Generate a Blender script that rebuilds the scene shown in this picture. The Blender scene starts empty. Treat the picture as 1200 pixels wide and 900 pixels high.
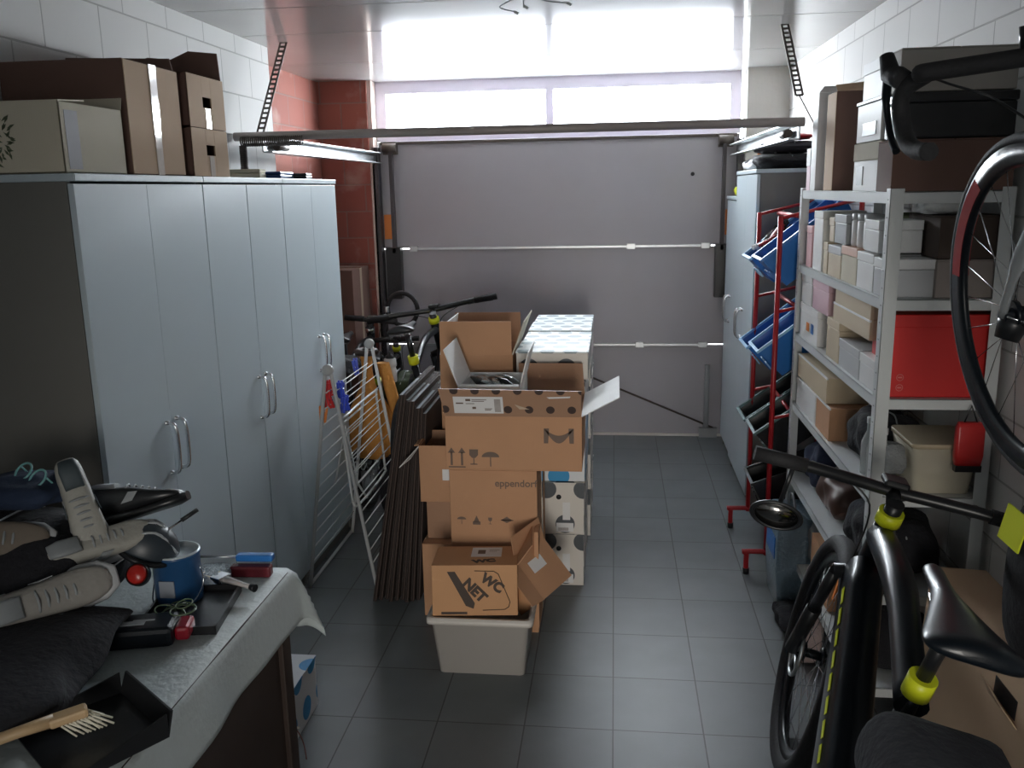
import bpy, bmesh, math, random
from mathutils import Vector, Matrix, Euler
PI = math.pi
R = math.radians
rnd = random.Random(7)
sc = bpy.context.scene
COL = sc.collection

# ---------------------------------------------------------------- camera
CAM_H = 1.85
yw, pt, rl = -0.11655, 0.21607, -0.01909
fwv = Vector((math.sin(yw)*math.cos(pt), math.cos(yw)*math.cos(pt), -math.sin(pt)))
rtv = Vector((math.cos(yw), -math.sin(yw), 0)); upv = rtv.cross(fwv)
rt2 = rtv*math.cos(rl) + upv*math.sin(rl); up2 = upv*math.cos(rl) - rtv*math.sin(rl)
cd = bpy.data.cameras.new('camera'); cam = bpy.data.objects.new('camera', cd); COL.objects.link(cam)
cd.sensor_width = 36; cd.lens = 36*1041.5/1200; cd.clip_start = 0.02
cam.matrix_world = Matrix(((rt2.x, up2.x, -fwv.x, 0), (rt2.y, up2.y, -fwv.y, 0), (rt2.z, up2.z, -fwv.z, CAM_H), (0, 0, 0, 1)))
sc.camera = cam
# ---------------------------------------------------------------- exposure, world, lights
vs = sc.view_settings
vs.view_transform = 'Standard'; vs.look = 'None'; vs.gamma = 1; vs.use_curve_mapping = False
vs.exposure = 0.0
w = bpy.data.worlds.new('world'); sc.world = w; w.use_nodes = True
bg = w.node_tree.nodes['Background']; bg.inputs[0].default_value = (.93, .97, 1, 1); bg.inputs[1].default_value = 6.0

def area(name, loc, rot, sx, sy, power, color, spread=180):
    l = bpy.data.lights.new(name, 'AREA'); l.shape = 'RECTANGLE'; l.size = sx; l.size_y = sy
    l.energy = power; l.color = color; l.spread = R(spread)
    o = bpy.data.objects.new(name, l); COL.objects.link(o); o.location = loc; o.rotation_euler = rot
    return o
# daylight pressing in through the two door windows; then two added fill lamps before the closed back wall
area('door_window_daylight', (-0.43, 6.95, 2.50), (R(-78), 0, 0), 2.5, .42, 330, (.88, .95, 1))
area('rear_fill', (-0.5, -1.95, 1.45), (R(93), 0, 0), 1.0, 1.9, 6, (.88, .95, 1))
area('rear_fill_beam', (.15, -1.93, 1.15), (R(86), 0, R(4)), .8, 1.2, 6.5, (1, .95, .88), 46)

# ---------------------------------------------------------------- materials
def newmat(name):
    m = bpy.data.materials.new(name); m.use_nodes = True
    return m, m.node_tree.nodes, m.node_tree.links, m.node_tree.nodes['Principled BSDF']
MATS = {}
def mat(name, col, rough=.5, metal=0, var=.06, scale=6, bump=0, alpha=1, spec=.5, coat=0, trans=0):
    if name in MATS: return MATS[name]
    m, n, l, b = newmat(name)
    tc = n.new('ShaderNodeTexCoord'); no = n.new('ShaderNodeTexNoise')
    no.inputs['Scale'].default_value = scale; no.inputs['Detail'].default_value = 4
    l.new(tc.outputs['Object'], no.inputs['Vector'])
    mx = n.new('ShaderNodeMix'); mx.data_type = 'RGBA'
    c = col
    mx.inputs[6].default_value = (c[0]*(1-var), c[1]*(1-var), c[2]*(1-var), 1)
    mx.inputs[7].default_value = (min(1, c[0]*(1+var)), min(1, c[1]*(1+var)), min(1, c[2]*(1+var)), 1)
    l.new(no.outputs['Fac'], mx.inputs[0]); l.new(mx.outputs[2], b.inputs['Base Color'])
    b.inputs['Roughness'].default_value = rough; b.inputs['Metallic'].default_value = metal
    b.inputs['Specular IOR Level'].default_value = spec; b.inputs['Alpha'].default_value = alpha
    b.inputs['Coat Weight'].default_value = coat; b.inputs['Transmission Weight'].default_value = trans
    if bump:
        bp = n.new('ShaderNodeBump'); bp.inputs['Strength'].default_value = bump; bp.inputs['Distance'].default_value = .01
        n2 = n.new('ShaderNodeTexNoise'); n2.inputs['Scale'].default_value = scale*6; l.new(tc.outputs['Object'], n2.inputs['Vector'])
        l.new(n2.outputs['Fac'], bp.inputs['Height']); l.new(bp.outputs[0], b.inputs['Normal'])
    MATS[name] = m
    return m

def masonry(name, c1, c2, joint, bw, bh, mortar=.006, bump=.5, rough=.85, stains=.0, staincol=(.6, .6, .58), offs=(0, 0)):
    m, n, l, b = newmat(name)
    uv = n.new('ShaderNodeTexCoord'); mp = n.new('ShaderNodeMapping'); mp.inputs['Location'].default_value = (offs[0], offs[1], 0)
    l.new(uv.outputs['UV'], mp.inputs[0])
    br = n.new('ShaderNodeTexBrick'); l.new(mp.outputs[0], br.inputs['Vector'])
    br.inputs['Color1'].default_value = (*c1, 1); br.inputs['Color2'].default_value = (*c2, 1); br.inputs['Mortar'].default_value = (*joint, 1)
    br.inputs['Scale'].default_value = 1; br.inputs['Mortar Size'].default_value = mortar; br.inputs['Mortar Smooth'].default_value = .3
    br.inputs['Brick Width'].default_value = bw; br.inputs['Row Height'].default_value = bh; br.inputs['Bias'].default_value = -.2
    no = n.new('ShaderNodeTexNoise'); no.inputs['Scale'].default_value = 3.5; no.inputs['Detail'].default_value = 8; l.new(mp.outputs[0], no.inputs['Vector'])
    rp = n.new('ShaderNodeValToRGB'); rp.color_ramp.elements[0].position = .56; rp.color_ramp.elements[1].position = .72
    l.new(no.outputs['Fac'], rp.inputs[0])
    mu = n.new('ShaderNodeMath'); mu.operation = 'MULTIPLY'; mu.inputs[1].default_value = stains; l.new(rp.outputs[0], mu.inputs[0])
    mx = n.new('ShaderNodeMix'); mx.data_type = 'RGBA'; l.new(mu.outputs[0], mx.inputs[0]); l.new(br.outputs['Color'], mx.inputs[6])
    mx.inputs[7].default_value = (*staincol, 1); l.new(mx.outputs[2], b.inputs['Base Color'])
    b.inputs['Roughness'].default_value = rough
    inv = n.new('ShaderNodeMath'); inv.operation = 'SUBTRACT'; inv.inputs[0].default_value = 1; l.new(br.outputs['Fac'], inv.inputs[1])
    bp = n.new('ShaderNodeBump'); bp.inputs['Strength'].default_value = bump; bp.inputs['Distance'].default_value = .008
    l.new(inv.outputs[0], bp.inputs['Height']); l.new(bp.outputs[0], b.inputs['Normal'])
    return m

def tilemat():
    m, n, l, b = newmat('floor_tiles')
    uv = n.new('ShaderNodeTexCoord'); mp = n.new('ShaderNodeMapping'); l.new(uv.outputs['UV'], mp.inputs[0])
    mp.inputs['Location'].default_value = (-.005, -.0385, 0)
    br = n.new('ShaderNodeTexBrick'); br.offset = 0; l.new(mp.outputs[0], br.inputs['Vector'])
    br.inputs['Color1'].default_value = (.150, .165, .172, 1); br.inputs['Color2'].default_value = (.172, .188, .196, 1); br.inputs['Mortar'].default_value = (.055, .055, .055, 1)
    br.inputs['Scale'].default_value = 1; br.inputs['Mortar Size'].default_value = .0028; br.inputs['Mortar Smooth'].default_value = .2
    br.inputs['Brick Width'].default_value = .311; br.inputs['Row Height'].default_value = .3436
    no = n.new('ShaderNodeTexNoise'); no.inputs['Scale'].default_value = 5; no.inputs['Detail'].default_value = 6; l.new(mp.outputs[0], no.inputs['Vector'])
    mx = n.new('ShaderNodeMix'); mx.data_type = 'RGBA'; mx.blend_type = 'MULTIPLY'; mx.inputs[0].default_value = .35
    l.new(br.outputs['Color'], mx.inputs[6]); l.new(no.outputs['Fac'], mx.inputs[7]); l.new(mx.outputs[2], b.inputs['Base Color'])
    b.inputs['Roughness'].default_value = .42
    inv = n.new('ShaderNodeMath'); inv.operation = 'SUBTRACT'; inv.inputs[0].default_value = 1; l.new(br.outputs['Fac'], inv.inputs[1])
    bp = n.new('ShaderNodeBump'); bp.inputs['Strength'].default_value = .4; bp.inputs['Distance'].default_value = .003
    l.new(inv.outputs[0], bp.inputs['Height']); l.new(bp.outputs[0], b.inputs['Normal'])
    return m

def cardboard(name, col, rough=.8):
    if name in MATS: return MATS[name]
    m, n, l, b = newmat(name)
    uv = n.new('ShaderNodeTexCoord')
    wv = n.new('ShaderNodeTexWave'); wv.inputs['Scale'].default_value = 60; wv.inputs['Distortion'].default_value = 1; l.new(uv.outputs['UV'], wv.inputs['Vector'])
    no = n.new('ShaderNodeTexNoise'); no.inputs['Scale'].default_value = 4; no.inputs['Detail'].default_value = 6; l.new(uv.outputs['UV'], no.inputs['Vector'])
    mx = n.new('ShaderNodeMix'); mx.data_type = 'RGBA'
    mx.inputs[6].default_value = (col[0]*.86, col[1]*.86, col[2]*.86, 1); mx.inputs[7].default_value = (col[0]*1.1, col[1]*1.1, col[2]*1.1, 1)
    ad = n.new('ShaderNodeMath'); ad.operation = 'MULTIPLY_ADD'; ad.inputs[1].default_value = .12; l.new(wv.outputs['Fac'], ad.inputs[0]); l.new(no.outputs['Fac'], ad.inputs[2])
    l.new(ad.outputs[0], mx.inputs[0]); l.new(mx.outputs[2], b.inputs['Base Color'])
    b.inputs['Roughness'].default_value = rough; b.inputs['Specular IOR Level'].default_value = .25
    MATS[name] = m
    return m

def dots(name, base, dot, pitch, rad, ph=(0, 0)):
    """round printed spots in staggered rows"""
    m, n, l, b = newmat(name)
    uv = n.new('ShaderNodeTexCoord'); sp = n.new('ShaderNodeSeparateXYZ'); l.new(uv.outputs['UV'], sp.inputs[0])
    def M(op, a, bb=None, c=None):
        x = n.new('ShaderNodeMath'); x.operation = op
        for i, v in enumerate((a, bb, c)):
            if v is None: continue
            if isinstance(v, (int, float)): x.inputs[i].default_value = v
            else: l.new(v, x.inputs[i])
        return x.outputs[0]
    u = M('MULTIPLY_ADD', sp.outputs[0], 1/pitch, ph[0]); v = M('MULTIPLY_ADD', sp.outputs[1], 1/pitch, ph[1])
    row = M('FLOOR', v); u = M('MULTIPLY_ADD', M('FLOORED_MODULO', row, 2.0), .5, u)
    fu = M('SUBTRACT', M('FRACT', u), .5); fv = M('SUBTRACT', M('FRACT', v), .5)
    d = M('SQRT', M('ADD', M('MULTIPLY', fu, fu), M('MULTIPLY', fv, fv)))
    k = M('LESS_THAN', d, rad/pitch)
    mx = n.new('ShaderNodeMix'); mx.data_type = 'RGBA'; l.new(k, mx.inputs[0]); mx.inputs[6].default_value = (*base, 1); mx.inputs[7].default_value = (*dot, 1)
    l.new(mx.outputs[2], b.inputs['Base Color']); b.inputs['Roughness'].default_value = .45
    return m

KR = cardboard('kraft_card', (.52, .29, .165)); KRL = cardboard('pale_kraft_card', (.56, .40, .27)); KRD = cardboard('shade_toned_kraft_card', (.17, .10, .08))  # KRD is kraft with the shade put into its colour
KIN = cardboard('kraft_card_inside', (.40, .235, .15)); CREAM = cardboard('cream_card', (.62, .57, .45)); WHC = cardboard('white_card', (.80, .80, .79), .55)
WHI = mat('white_paper', (.78, .78, .78), .6, var=.03)
TAPE = mat('clear_packing_tape', (.62, .50, .38), .12, var=.1, scale=30, coat=.6)
INK = mat('brown_black_ink', (.065, .045, .035), .7); INKG = mat('grey_brown_ink', (.16, .11, .085), .7)
BLK = mat('black_plastic', (.012, .013, .015), .35); BLKM = mat('matt_black_rubber', (.018, .018, .02), .75, bump=.15, scale=20)
BLKF = mat('black_fabric', (.014, .014, .018), .92, bump=.5, scale=9)
GLB = mat('gloss_black_paint', (.005, .008, .012), .34, spec=.3, coat=.12)
CHR = mat('chrome', (.72, .73, .75), .18, 1); STEEL = mat('galvanised_steel', (.50, .52, .53), .38, 1, var=.15, scale=14)
DST = mat('dark_rusty_steel', (.10, .085, .075), .6, .4, var=.3, scale=22)
WHM = mat('white_enamel_metal', (.66, .69, .69), .38, var=.05, scale=4)
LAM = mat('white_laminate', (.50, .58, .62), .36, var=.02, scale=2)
LAMS = mat('shade_toned_laminate_side', (.17, .165, .15), .5, var=.04, scale=2)  # shade on the wardrobe ends is put into this darker colour
REDM = mat('red_enamel', (.40, .015, .02), .35); RED = mat('red_gloss_card', (.62, .02, .018), .4, var=.05); REDP = mat('red_plastic', (.60, .03, .03), .3)
BLU = mat('blue_plastic', (.02, .16, .48), .35, var=.08); BLUD = mat('dark_blue_plastic', (.01, .04, .16), .3)
YEL = mat('neon_yellow', (.72, .78, .02), .4, var=.03); ORG = mat('orange_plastic', (.75, .22, .03), .45)
ORF = mat('orange_fabric', (.60, .27, .06), .85, bump=.5, scale=10); PINK = mat('pink_card', (.66, .44, .50), .6)
GOLD = mat('tan_card', (.55, .45, .31), .6); GRY = mat('grey_plastic', (.30, .32, .33), .5); LGR = mat('light_grey_plastic', (.52, .53, .54), .5)
WOOD = mat('varnished_wood', (.52, .36, .20), .4, var=.2, scale=14); DWD = mat('dark_wood', (.035, .022, .017), .5, var=.3, scale=10)
CLOTH = mat('waxed_white_cloth', (.46, .51, .51), .55, var=.05, scale=9, bump=.25); CLOTHY = mat('yellowed_cloth_hem', (.60, .55, .43), .6)
BONE = mat('bristles', (.72, .68, .55), .7); TRL = mat('milky_plastic', (.66, .62, .57), .4, var=.04, scale=5, spec=.4)

# ---------------------------------------------------------------- mesh helper
class MB:
    def __init__(s): s.v = []; s.f = []; s.sm = []
    def add(s, vs_, fs, smooth=False):
        o = len(s.v); s.v += [Vector(p) for p in vs_]
        for f in fs: s.f.append(tuple(i+o for i in f)); s.sm.append(smooth)
        return s
    def box(s, x0, y0, z0, x1, y1, z1, M=None):
        p = [Vector(q) for q in ((x0,y0,z0),(x1,y0,z0),(x1,y1,z0),(x0,y1,z0),(x0,y0,z1),(x1,y0,z1),(x1,y1,z1),(x0,y1,z1))]
        if M is not None: p = [M @ q for q in p]
        return s.add(p, ((0,3,2,1),(4,5,6,7),(0,1,5,4),(1,2,6,5),(2,3,7,6),(3,0,4,7)))
    def slab(s, pts, t):
        """flat polygon pts (3d) thickened by vector t"""
        n = len(pts); p = [Vector(q) for q in pts]; t = Vector(t)
        q = p + [a+t for a in p]
        fs = [tuple(range(n))[::-1], tuple(range(n, 2*n))] + [(i, (i+1) % n, (i+1) % n+n, i+n) for i in range(n)]
        return s.add(q, fs)
    def tube(s, pts, r, seg=10, closed=False, caps=True):
        P = [Vector(p) for p in pts]; n = len(P); rs = r if isinstance(r, (list, tuple)) else [r]*n
        up = None; ring = []
        for i in range(n):
            a = P[(i-1) % n] if (i > 0 or closed) else P[i]; b = P[(i+1) % n] if (i < n-1 or closed) else P[i]
            t = (b-a); t = t.normalized() if t.length > 1e-9 else Vector((0, 0, 1))
            if up is None: up = Vector((0, 0, 1)) if abs(t.z) < .9 else Vector((1, 0, 0))
            x = up - t*up.dot(t)
            if x.length < 1e-5: x = Vector((1, 0, 0)) - t*t.x
            x.normalize(); y = t.cross(x); up = x
            ring.append([P[i] + (x*math.cos(2*PI*k/seg) + y*math.sin(2*PI*k/seg))*rs[i] for k in range(seg)])
        vs_ = [q for rr in ring for q in rr]; fs = []
        for i in range(n if closed else n-1):
            j = (i+1) % n
            for k in range(seg): fs.append((i*seg+k, i*seg+(k+1) % seg, j*seg+(k+1) % seg, j*seg+k))
        s.add(vs_, fs, True)
        if caps and not closed:
            o = len(s.v)-len(vs_)
            s.f.append(tuple(o+k for k in range(seg))[::-1]); s.f.append(tuple(o+(n-1)*seg+k for k in range(seg))); s.sm += [False, False]
        return s
    def cyl(s, a, b, r, seg=14): return s.tube([a, b], r, seg)
    def lathe(s, prof, c=(0, 0, 0), ax=(0, 0, 1), seg=24):
        ax = Vector(ax).normalized(); c = Vector(c)
        x = Vector((1, 0, 0)) if abs(ax.x) < .9 else Vector((0, 1, 0)); x = (x-ax*x.dot(ax)).normalized(); y = ax.cross(x)
        vs_ = [c + ax*h + (x*math.cos(2*PI*k/seg)+y*math.sin(2*PI*k/seg))*r for r, h in prof for k in range(seg)]
        fs = [(i*seg+k, i*seg+(k+1) % seg, (i+1)*seg+(k+1) % seg, (i+1)*seg+k) for i in range(len(prof)-1) for k in range(seg)]
        return s.add(vs_, fs, True)
    def torus(s, c, ax, Rr, r, n=40, seg=8, a0=0, a1=2*PI):
        ax = Vector(ax).normalized(); c = Vector(c)
        x = Vector((0, 0, 1)) if abs(ax.z) < .9 else Vector((1, 0, 0)); x = (x-ax*x.dot(ax)).normalized(); y = ax.cross(x)
        full = a1-a0 > 6.28
        pts = [c+(x*math.cos(a0+(a1-a0)*i/(n if full else n-1))+y*math.sin(a0+(a1-a0)*i/(n if full else n-1)))*Rr for i in range(n)]
        return s.tube(pts, r, seg, closed=full)
    def loft(s, secs):
        """secs: list of rings (same count), capped"""
        n = len(secs[0]); vs_ = [p for r_ in secs for p in r_]
        fs = [(i*n+k, i*n+(k+1) % n, (i+1)*n+(k+1) % n, (i+1)*n+k) for i in range(len(secs)-1) for k in range(n)]
        s.add(vs_, fs, True); o = len(s.v)-len(vs_)
        s.f.append(tuple(o+k for k in range(n))[::-1]); s.f.append(tuple(o+(len(secs)-1)*n+k for k in range(n))); s.sm += [False, False]
        return s
    def build(s, name, m, parent=None, bevel=0, mods=(), loc=None, rot=None, sub=0):
        me = bpy.data.meshes.new(name); me.from_pydata([tuple(v) for v in s.v], [], s.f); me.update()
        bm = bmesh.new(); bm.from_mesh(me); bmesh.ops.recalc_face_normals(bm, faces=bm.faces)
        uv = bm.loops.layers.uv.new('UVMap')
        for f in bm.faces:
            n = f.normal; a = max(range(3), key=lambda i: abs(n[i]))
            for lp in f.loops:
                p = lp.vert.co
                lp[uv].uv = (p.y, p.z) if a == 0 else ((p.x, p.z) if a == 1 else (p.x, p.y))
        bm.to_mesh(me); bm.free()
        for p, sm_ in zip(me.polygons, s.sm): p.use_smooth = sm_
        me.materials.append(m)
        o = bpy.data.objects.new(name, me); COL.objects.link(o)
        if parent: o.parent = parent
        if loc: o.location = loc
        if rot: o.rotation_euler = rot
        if bevel:
            b = o.modifiers.new('bevel', 'BEVEL'); b.width = bevel; b.segments = 2; b.limit_method = 'ANGLE'; b.angle_limit = R(40)
        if sub:
            b = o.modifiers.new('sub', 'SUBSURF'); b.levels = sub; b.render_levels = sub
        return o

def smooth(pts, k=6):
    """Catmull-Rom through pts"""
    P = [Vector(p) for p in pts]; out = []
    for i in range(len(P)-1):
        a = P[max(i-1, 0)]; b = P[i]; c = P[i+1]; d = P[min(i+2, len(P)-1)]
        for j in range(k):
            t = j/k
            out.append(.5*((2*b)+(c-a)*t+(2*a-5*b+4*c-d)*t*t+(3*b-a-3*c+d)*t**3))
    out.append(P[-1]); return out

def tag(o, label=None, cat=None, group=None, kind=None):
    if label: o['label'] = label
    if cat: o['category'] = cat
    if group: o['group'] = group
    if kind: o['kind'] = kind
    return o
def thing(name, label, cat, loc=(0, 0, 0), rot=(0, 0, 0), group=None, scale=1):
    o = bpy.data.objects.new(name, None); COL.objects.link(o); o.location = loc; o.rotation_euler = rot; o.empty_display_size = .05
    o.scale = (scale,)*3
    return tag(o, label, cat, group)
def struct(o): o['kind'] = 'structure'; return o
def copy_tree(o, parent=None):
    c = o.copy(); COL.objects.link(c); c.parent = parent
    for ch in list(o.children): copy_tree(ch, c)
    return c
def text(name, s, size, m, parent, loc, rot, depth=.0006, squeeze=1.0, bold=0.0, shear=0):
    cu = bpy.data.curves.new(name, 'FONT'); cu.body = s; cu.size = size; cu.extrude = depth; cu.offset = bold; cu.align_x = 'CENTER'; cu.align_y = 'CENTER'; cu.shear = shear
    t = bpy.data.objects.new(name, cu); COL.objects.link(t)
    dg = bpy.context.evaluated_depsgraph_get(); me = bpy.data.meshes.new_from_object(t.evaluated_get(dg)); me.name = name
    bpy.data.objects.remove(t); me.materials.clear(); me.materials.append(m)
    o = bpy.data.objects.new(name, me); COL.objects.link(o); o.parent = parent; o.location = loc; o.rotation_euler = rot; o.scale = (squeeze, 1, 1)
    return o
FRONT = (R(90), 0, 0)          # text facing -Y
LEFTF = (R(90), 0, R(-90))     # text facing -X

# ================================================================= SETTING
LX, RX, YB, YF, CZ = -1.87, 1.17, -2.0, 6.45, 2.62
struct(MB().box(-2.3, YB-.1, -.1, 1.4, 7.3, 0).build('floor', tilemat()))
CEILM, n_, l_, b_ = newmat('ceiling_panels')
uv_ = n_.new('ShaderNodeTexCoord'); sp_ = n_.new('ShaderNodeSeparateXYZ'); l_.new(uv_.outputs['Object'], sp_.inputs[0])
no_ = n_.new('ShaderNodeTexNoise'); no_.inputs['Scale'].default_value = 2; l_.new(uv_.outputs['Object'], no_.inputs['Vector'])
rp_ = n_.new('ShaderNodeValToRGB'); rp_.color_ramp.elements[0].color = (.38, .37, .36, 1); rp_.color_ramp.elements[1].color = (.46, .45, .44, 1); l_.new(no_.outputs['Fac'], rp_.inputs[0])
l_.new(rp_.outputs[0], b_.inputs['Base Color']); b_.inputs['Roughness'].default_value = .6; b_.inputs['Specular IOR Level'].default_value = .2; b_.inputs['Coat Weight'].default_value = .9; b_.inputs['Coat Roughness'].default_value = .09
mb = MB()
ys = [YB-.1, -1.1, -.5, .12, .75, 1.38, 2.0, 2.64, 3.27, 3.90, 4.535, 5.6, 7.0]
mb = MB().box(-2.3, YB-.1, CZ+.012, 1.4, 7.0, CZ+.1)
for a, b in zip(ys, ys[1:]): mb.box(-2.3, a+.004, CZ, 1.4, b-.004, CZ+.014)
struct(mb.build('ceiling', CEILM, bevel=.002))
BLOCK = masonry('white_painted_block', (.74, .73, .71), (.70, .69, .67), (.46, .45, .43), .345, .197, mortar=.004, offs=(.02, .03))
BRICK = masonry('terracotta_block', (.27, .085, .06), (.22, .065, .05), (.22, .12, .10), .30, .19, stains=.45, staincol=(.50, .38, .34))
struct(MB().box(LX-.3, YB-.1, 0, LX, 4.9, CZ).build('wall_left', BLOCK))
struct(MB().box(-2.3, 4.9, 0, -2.12, 7.0, CZ).build('wall_left_rear', BRICK))
struct(MB().box(RX, YB-.1, 0, RX+.2, 7.0, CZ).build('wall_right', BLOCK))
struct(MB().box(-2.12, YF, 0, -1.76, 6.6, CZ).build('wall_front_left', BRICK))
struct(MB().box(-1.76, YF+.02, 0, -1.73, 6.6, CZ).build('trim_1', mat('lit_jamb_reveal', (.62, .50, .44), .8)))  # pale colour stands for daylight on the brick reveal
struct(MB().box(.89, YF, 0, RX, 6.6, CZ).build('wall_front_right', mat('grey_plaster', (.58, .56, .53), .85, bump=.2)))
struct(MB().box(-2.1, YB-.1, 0, RX, YB, CZ).build('wall_back', BLOCK))

# ---- sectional garage door
DY = 6.60
DOORM = mat('grey_door_panel', (.36, .35, .375), .42, var=.05, scale=3)
door = thing('door_1', None, None, (-.43, DY, 0)); struct(door)
X0, X1 = -1.30, 1.30
for a, b in ((.0, .695), (.705, 1.42), (1.43, 2.20)):
    MB().box(X0, 0, a, X1, .045, b).build('door_panel', DOORM, door, bevel=.004)
# window section
fr = MB()
fz0, fz1 = 2.205, 2.62
fr.box(X0, -.01, fz0, X1, .05, fz0+.065).box(X0, -.01, fz1-.085, X1, .05, fz1)
fr.box(X0, -.01, fz0+.065, X0+.075, .05, fz1-.085).box(X1-.075, -.01, fz0+.065, X1, .05, fz1-.085).box(-.062, -.01, fz0+.065, -.008, .05, fz1-.085)
FRM = mat('pale_lilac_frame', (.72, .69, .76), .45); fn = FRM.node_tree; tl = fn.nodes.new('ShaderNodeBsdfTranslucent'); tl.inputs[0].default_value = (.80, .76, .84, 1)  # translucent share imitates lens glow around the windows
ms = fn.nodes.new('ShaderNodeMixShader'); ms.inputs[0].default_value = .09; fn.links.new(fn.nodes['Principled BSDF'].outputs[0], ms.inputs[1]); fn.links.new(tl.outputs[0], ms.inputs[2]); fn.links.new(ms.outputs[0], fn.nodes['Material Output'].inputs[0])
fr.build('window_frame', FRM, door)
PANE, n_, l_, b_ = newmat('milky_window_pane')
n_.remove(b_); tr = n_.new('ShaderNodeBsdfTransparent'); tl = n_.new('ShaderNodeBsdfTranslucent'); tl.inputs[0].default_value = (.9, .92, .95, 1)
nz = n_.new('ShaderNodeTexNoise'); nz.inputs['Scale'].default_value = 3; mr = n_.new('ShaderNodeMapRange'); mr.inputs[3].default_value = .25; mr.inputs[4].default_value = .35
mxs = n_.new('ShaderNodeMixShader'); l_.new(nz.outputs['Fac'], mr.inputs[0]); l_.new(mr.outputs[0], mxs.inputs[0]); l_.new(tr.outputs[0], mxs.inputs[1]); l_.new(tl.outputs[0], mxs.inputs[2])
l_.new(mxs.outputs[0], n_['Material Output'].inputs[0])
for a, b in ((X0+.06, -.055), (-.015, X1-.06)):
    MB().box(a, .018, fz0+.05, b, .022, fz1-.07).build('window_pane', PANE, door)
mb = MB().box(X0+.02, -.012, 2.18, X1-.02, .0, 2.202)
mb.build('bottom_edge_strip', DST, door)
for z, xa, xb in ((1.425, -1.08, 1.12), (.70, -1.08, 1.12)):
    m_ = MB().box(xa, -.022, z-.008, xb, .0, z+.010)
    for k in (-1.06, 0.62 if z < 1 else .55, 1.08): m_.box(k-.03, -.03, z-.02, k+.03, 0, z+.022)
    m_.build('reinforcing_rail', STEEL, door, bevel=.002)
MB().box(X0+.05, -.015, 0.0, X1, .0, .018).build('bottom_seal', mat('pale_seal', (.62, .60, .56), .5), door)
MB().tube([(.10, -.02, .52), (1.17, -.02, .07)], .007, 8).build('bracing_cable', DST, door)
for sx in (-1, 1):
    MB().box(sx*1.20-.055, -.10, 1.06, sx*1.20+.055, -.02, 1.44).cyl((sx*1.2, -.105, 1.14), (sx*1.2, -.1, 1.14), .008).cyl((sx*1.2, -.105, 1.19), (sx*1.2, -.1, 1.19), .008).build('cover_box', BLK, door, bevel=.006)
    MB().box(sx*1.295-.02, -.13, 0, sx*1.295+.02, -.05, 2.16).box(sx*1.19-.012, -.10, 1.4, sx*1.19+.012, -.05, 2.13).build('vertical_track', mat('dark_track_steel', (.07, .065, .07), .5, .5), door)
    MB().box(sx*1.245-.03, -.03, 1.50, sx*1.245+.03, 0, 1.68).build('orange_hinge_cover', ORG, door, bevel=.004)
    MB().cyl((sx*1.2-.05, -.06, 2.155), (sx*1.2+.05, -.06, 2.155), .035).box(sx*1.2-.05, -.06, 2.11, sx*1.2+.05, -.01, 2.20).build('roller_bracket', DST, door)
MB().cyl((1.12, -.02, .55), (1.12, -.02, .02), .02).box(1.07, -.05, .0, 1.2, 0, .07).build('floor_latch', GRY, door)
MB().lathe([(0, -.004), (.012, -.004), (.014, 0)], (.98, 0, 1.93), (0, 1, 0)).build('latch_hole', BLK, door)
MB().box(-1.5, .12, fz0-.1, 1.5, .14, fz1+.3)   # (no outer panel: open sky)

# horizontal tracks, hanger straps and the cross tube
for x, lab in ((-1.72, 'left'), (.84, 'right')):
    t = thing('overhead_door_track', 'bright steel overhead door track running along the %s wall' % lab, 'track', (x, 4.35, 2.10))
    s = 1 if x < 0 else -1
    MB().box(-.004, .0, -.05, .004, 2.12, .02).box(0, 0, .014, s*.055, 2.12, .022).box(0, 0, -.054, s*.05, 2.12, -.046).build('track_rail', STEEL, t, bevel=.002)
    MB().tube([(s*.03, .1, -.02), (s*.03, .25, -.02)], .02).build('end_stop', DST, t)
t = thing('cross_tube', 'long grey steel tube across the garage below the ceiling', 'tube', (-.5, 4.35, 2.125))
MB().cyl((-1.36, 0, 0), (1.36, 0, 0), .021, 16).build('tube_body', mat('dull_tube_steel', (.34, .30, .28), .5, .3), t)
def strap(name, lab, p0, p1):
    p0, p1 = Vector(p0), Vector(p1); L = (p1-p0).length; d = (p1-p0).normalized()
    mb = MB(); wd = .016; n = max(4, int(L/.032))
    up_ = Vector((1, 0, 0)); up_ = (up_-d*up_.dot(d)).normalized(); th = d.cross(up_)*.003
    for sgn in (-1, 1):
        a = p0+up_*sgn*wd; mb.slab([a-up_*.005, a+up_*.005, a+up_*.005+d*L, a-up_*.005+d*L], th)
    for i in range(n+1):
        c = p0+d*L*i/n; mb.slab([c-up_*wd-d*.006, c+up_*wd-d*.006, c+up_*wd+d*.006, c-up_*wd+d*.006], th)
    tag(mb.build(name, DST), lab, 'strap')
strap('perforated_strap', 'rusty perforated hanger strap on the left below the ceiling', (-1.725, 4.76, 2.62), (-1.735, 4.37, 2.14))
strap('perforated_strap', 'rusty perforated hanger strap on the right below the ceiling', (.83, 4.80, 2.62), (.85, 4.45, 2.25))
tag(MB().tube(smooth([(.85, 4.45, 2.25), (.90, 4.42, 2.15), (.97, 4.40, 2.02)]), .003, 6).build('pull_cord', DST), 'thin cord dangling under the right hanger strap', 'cord')
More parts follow.
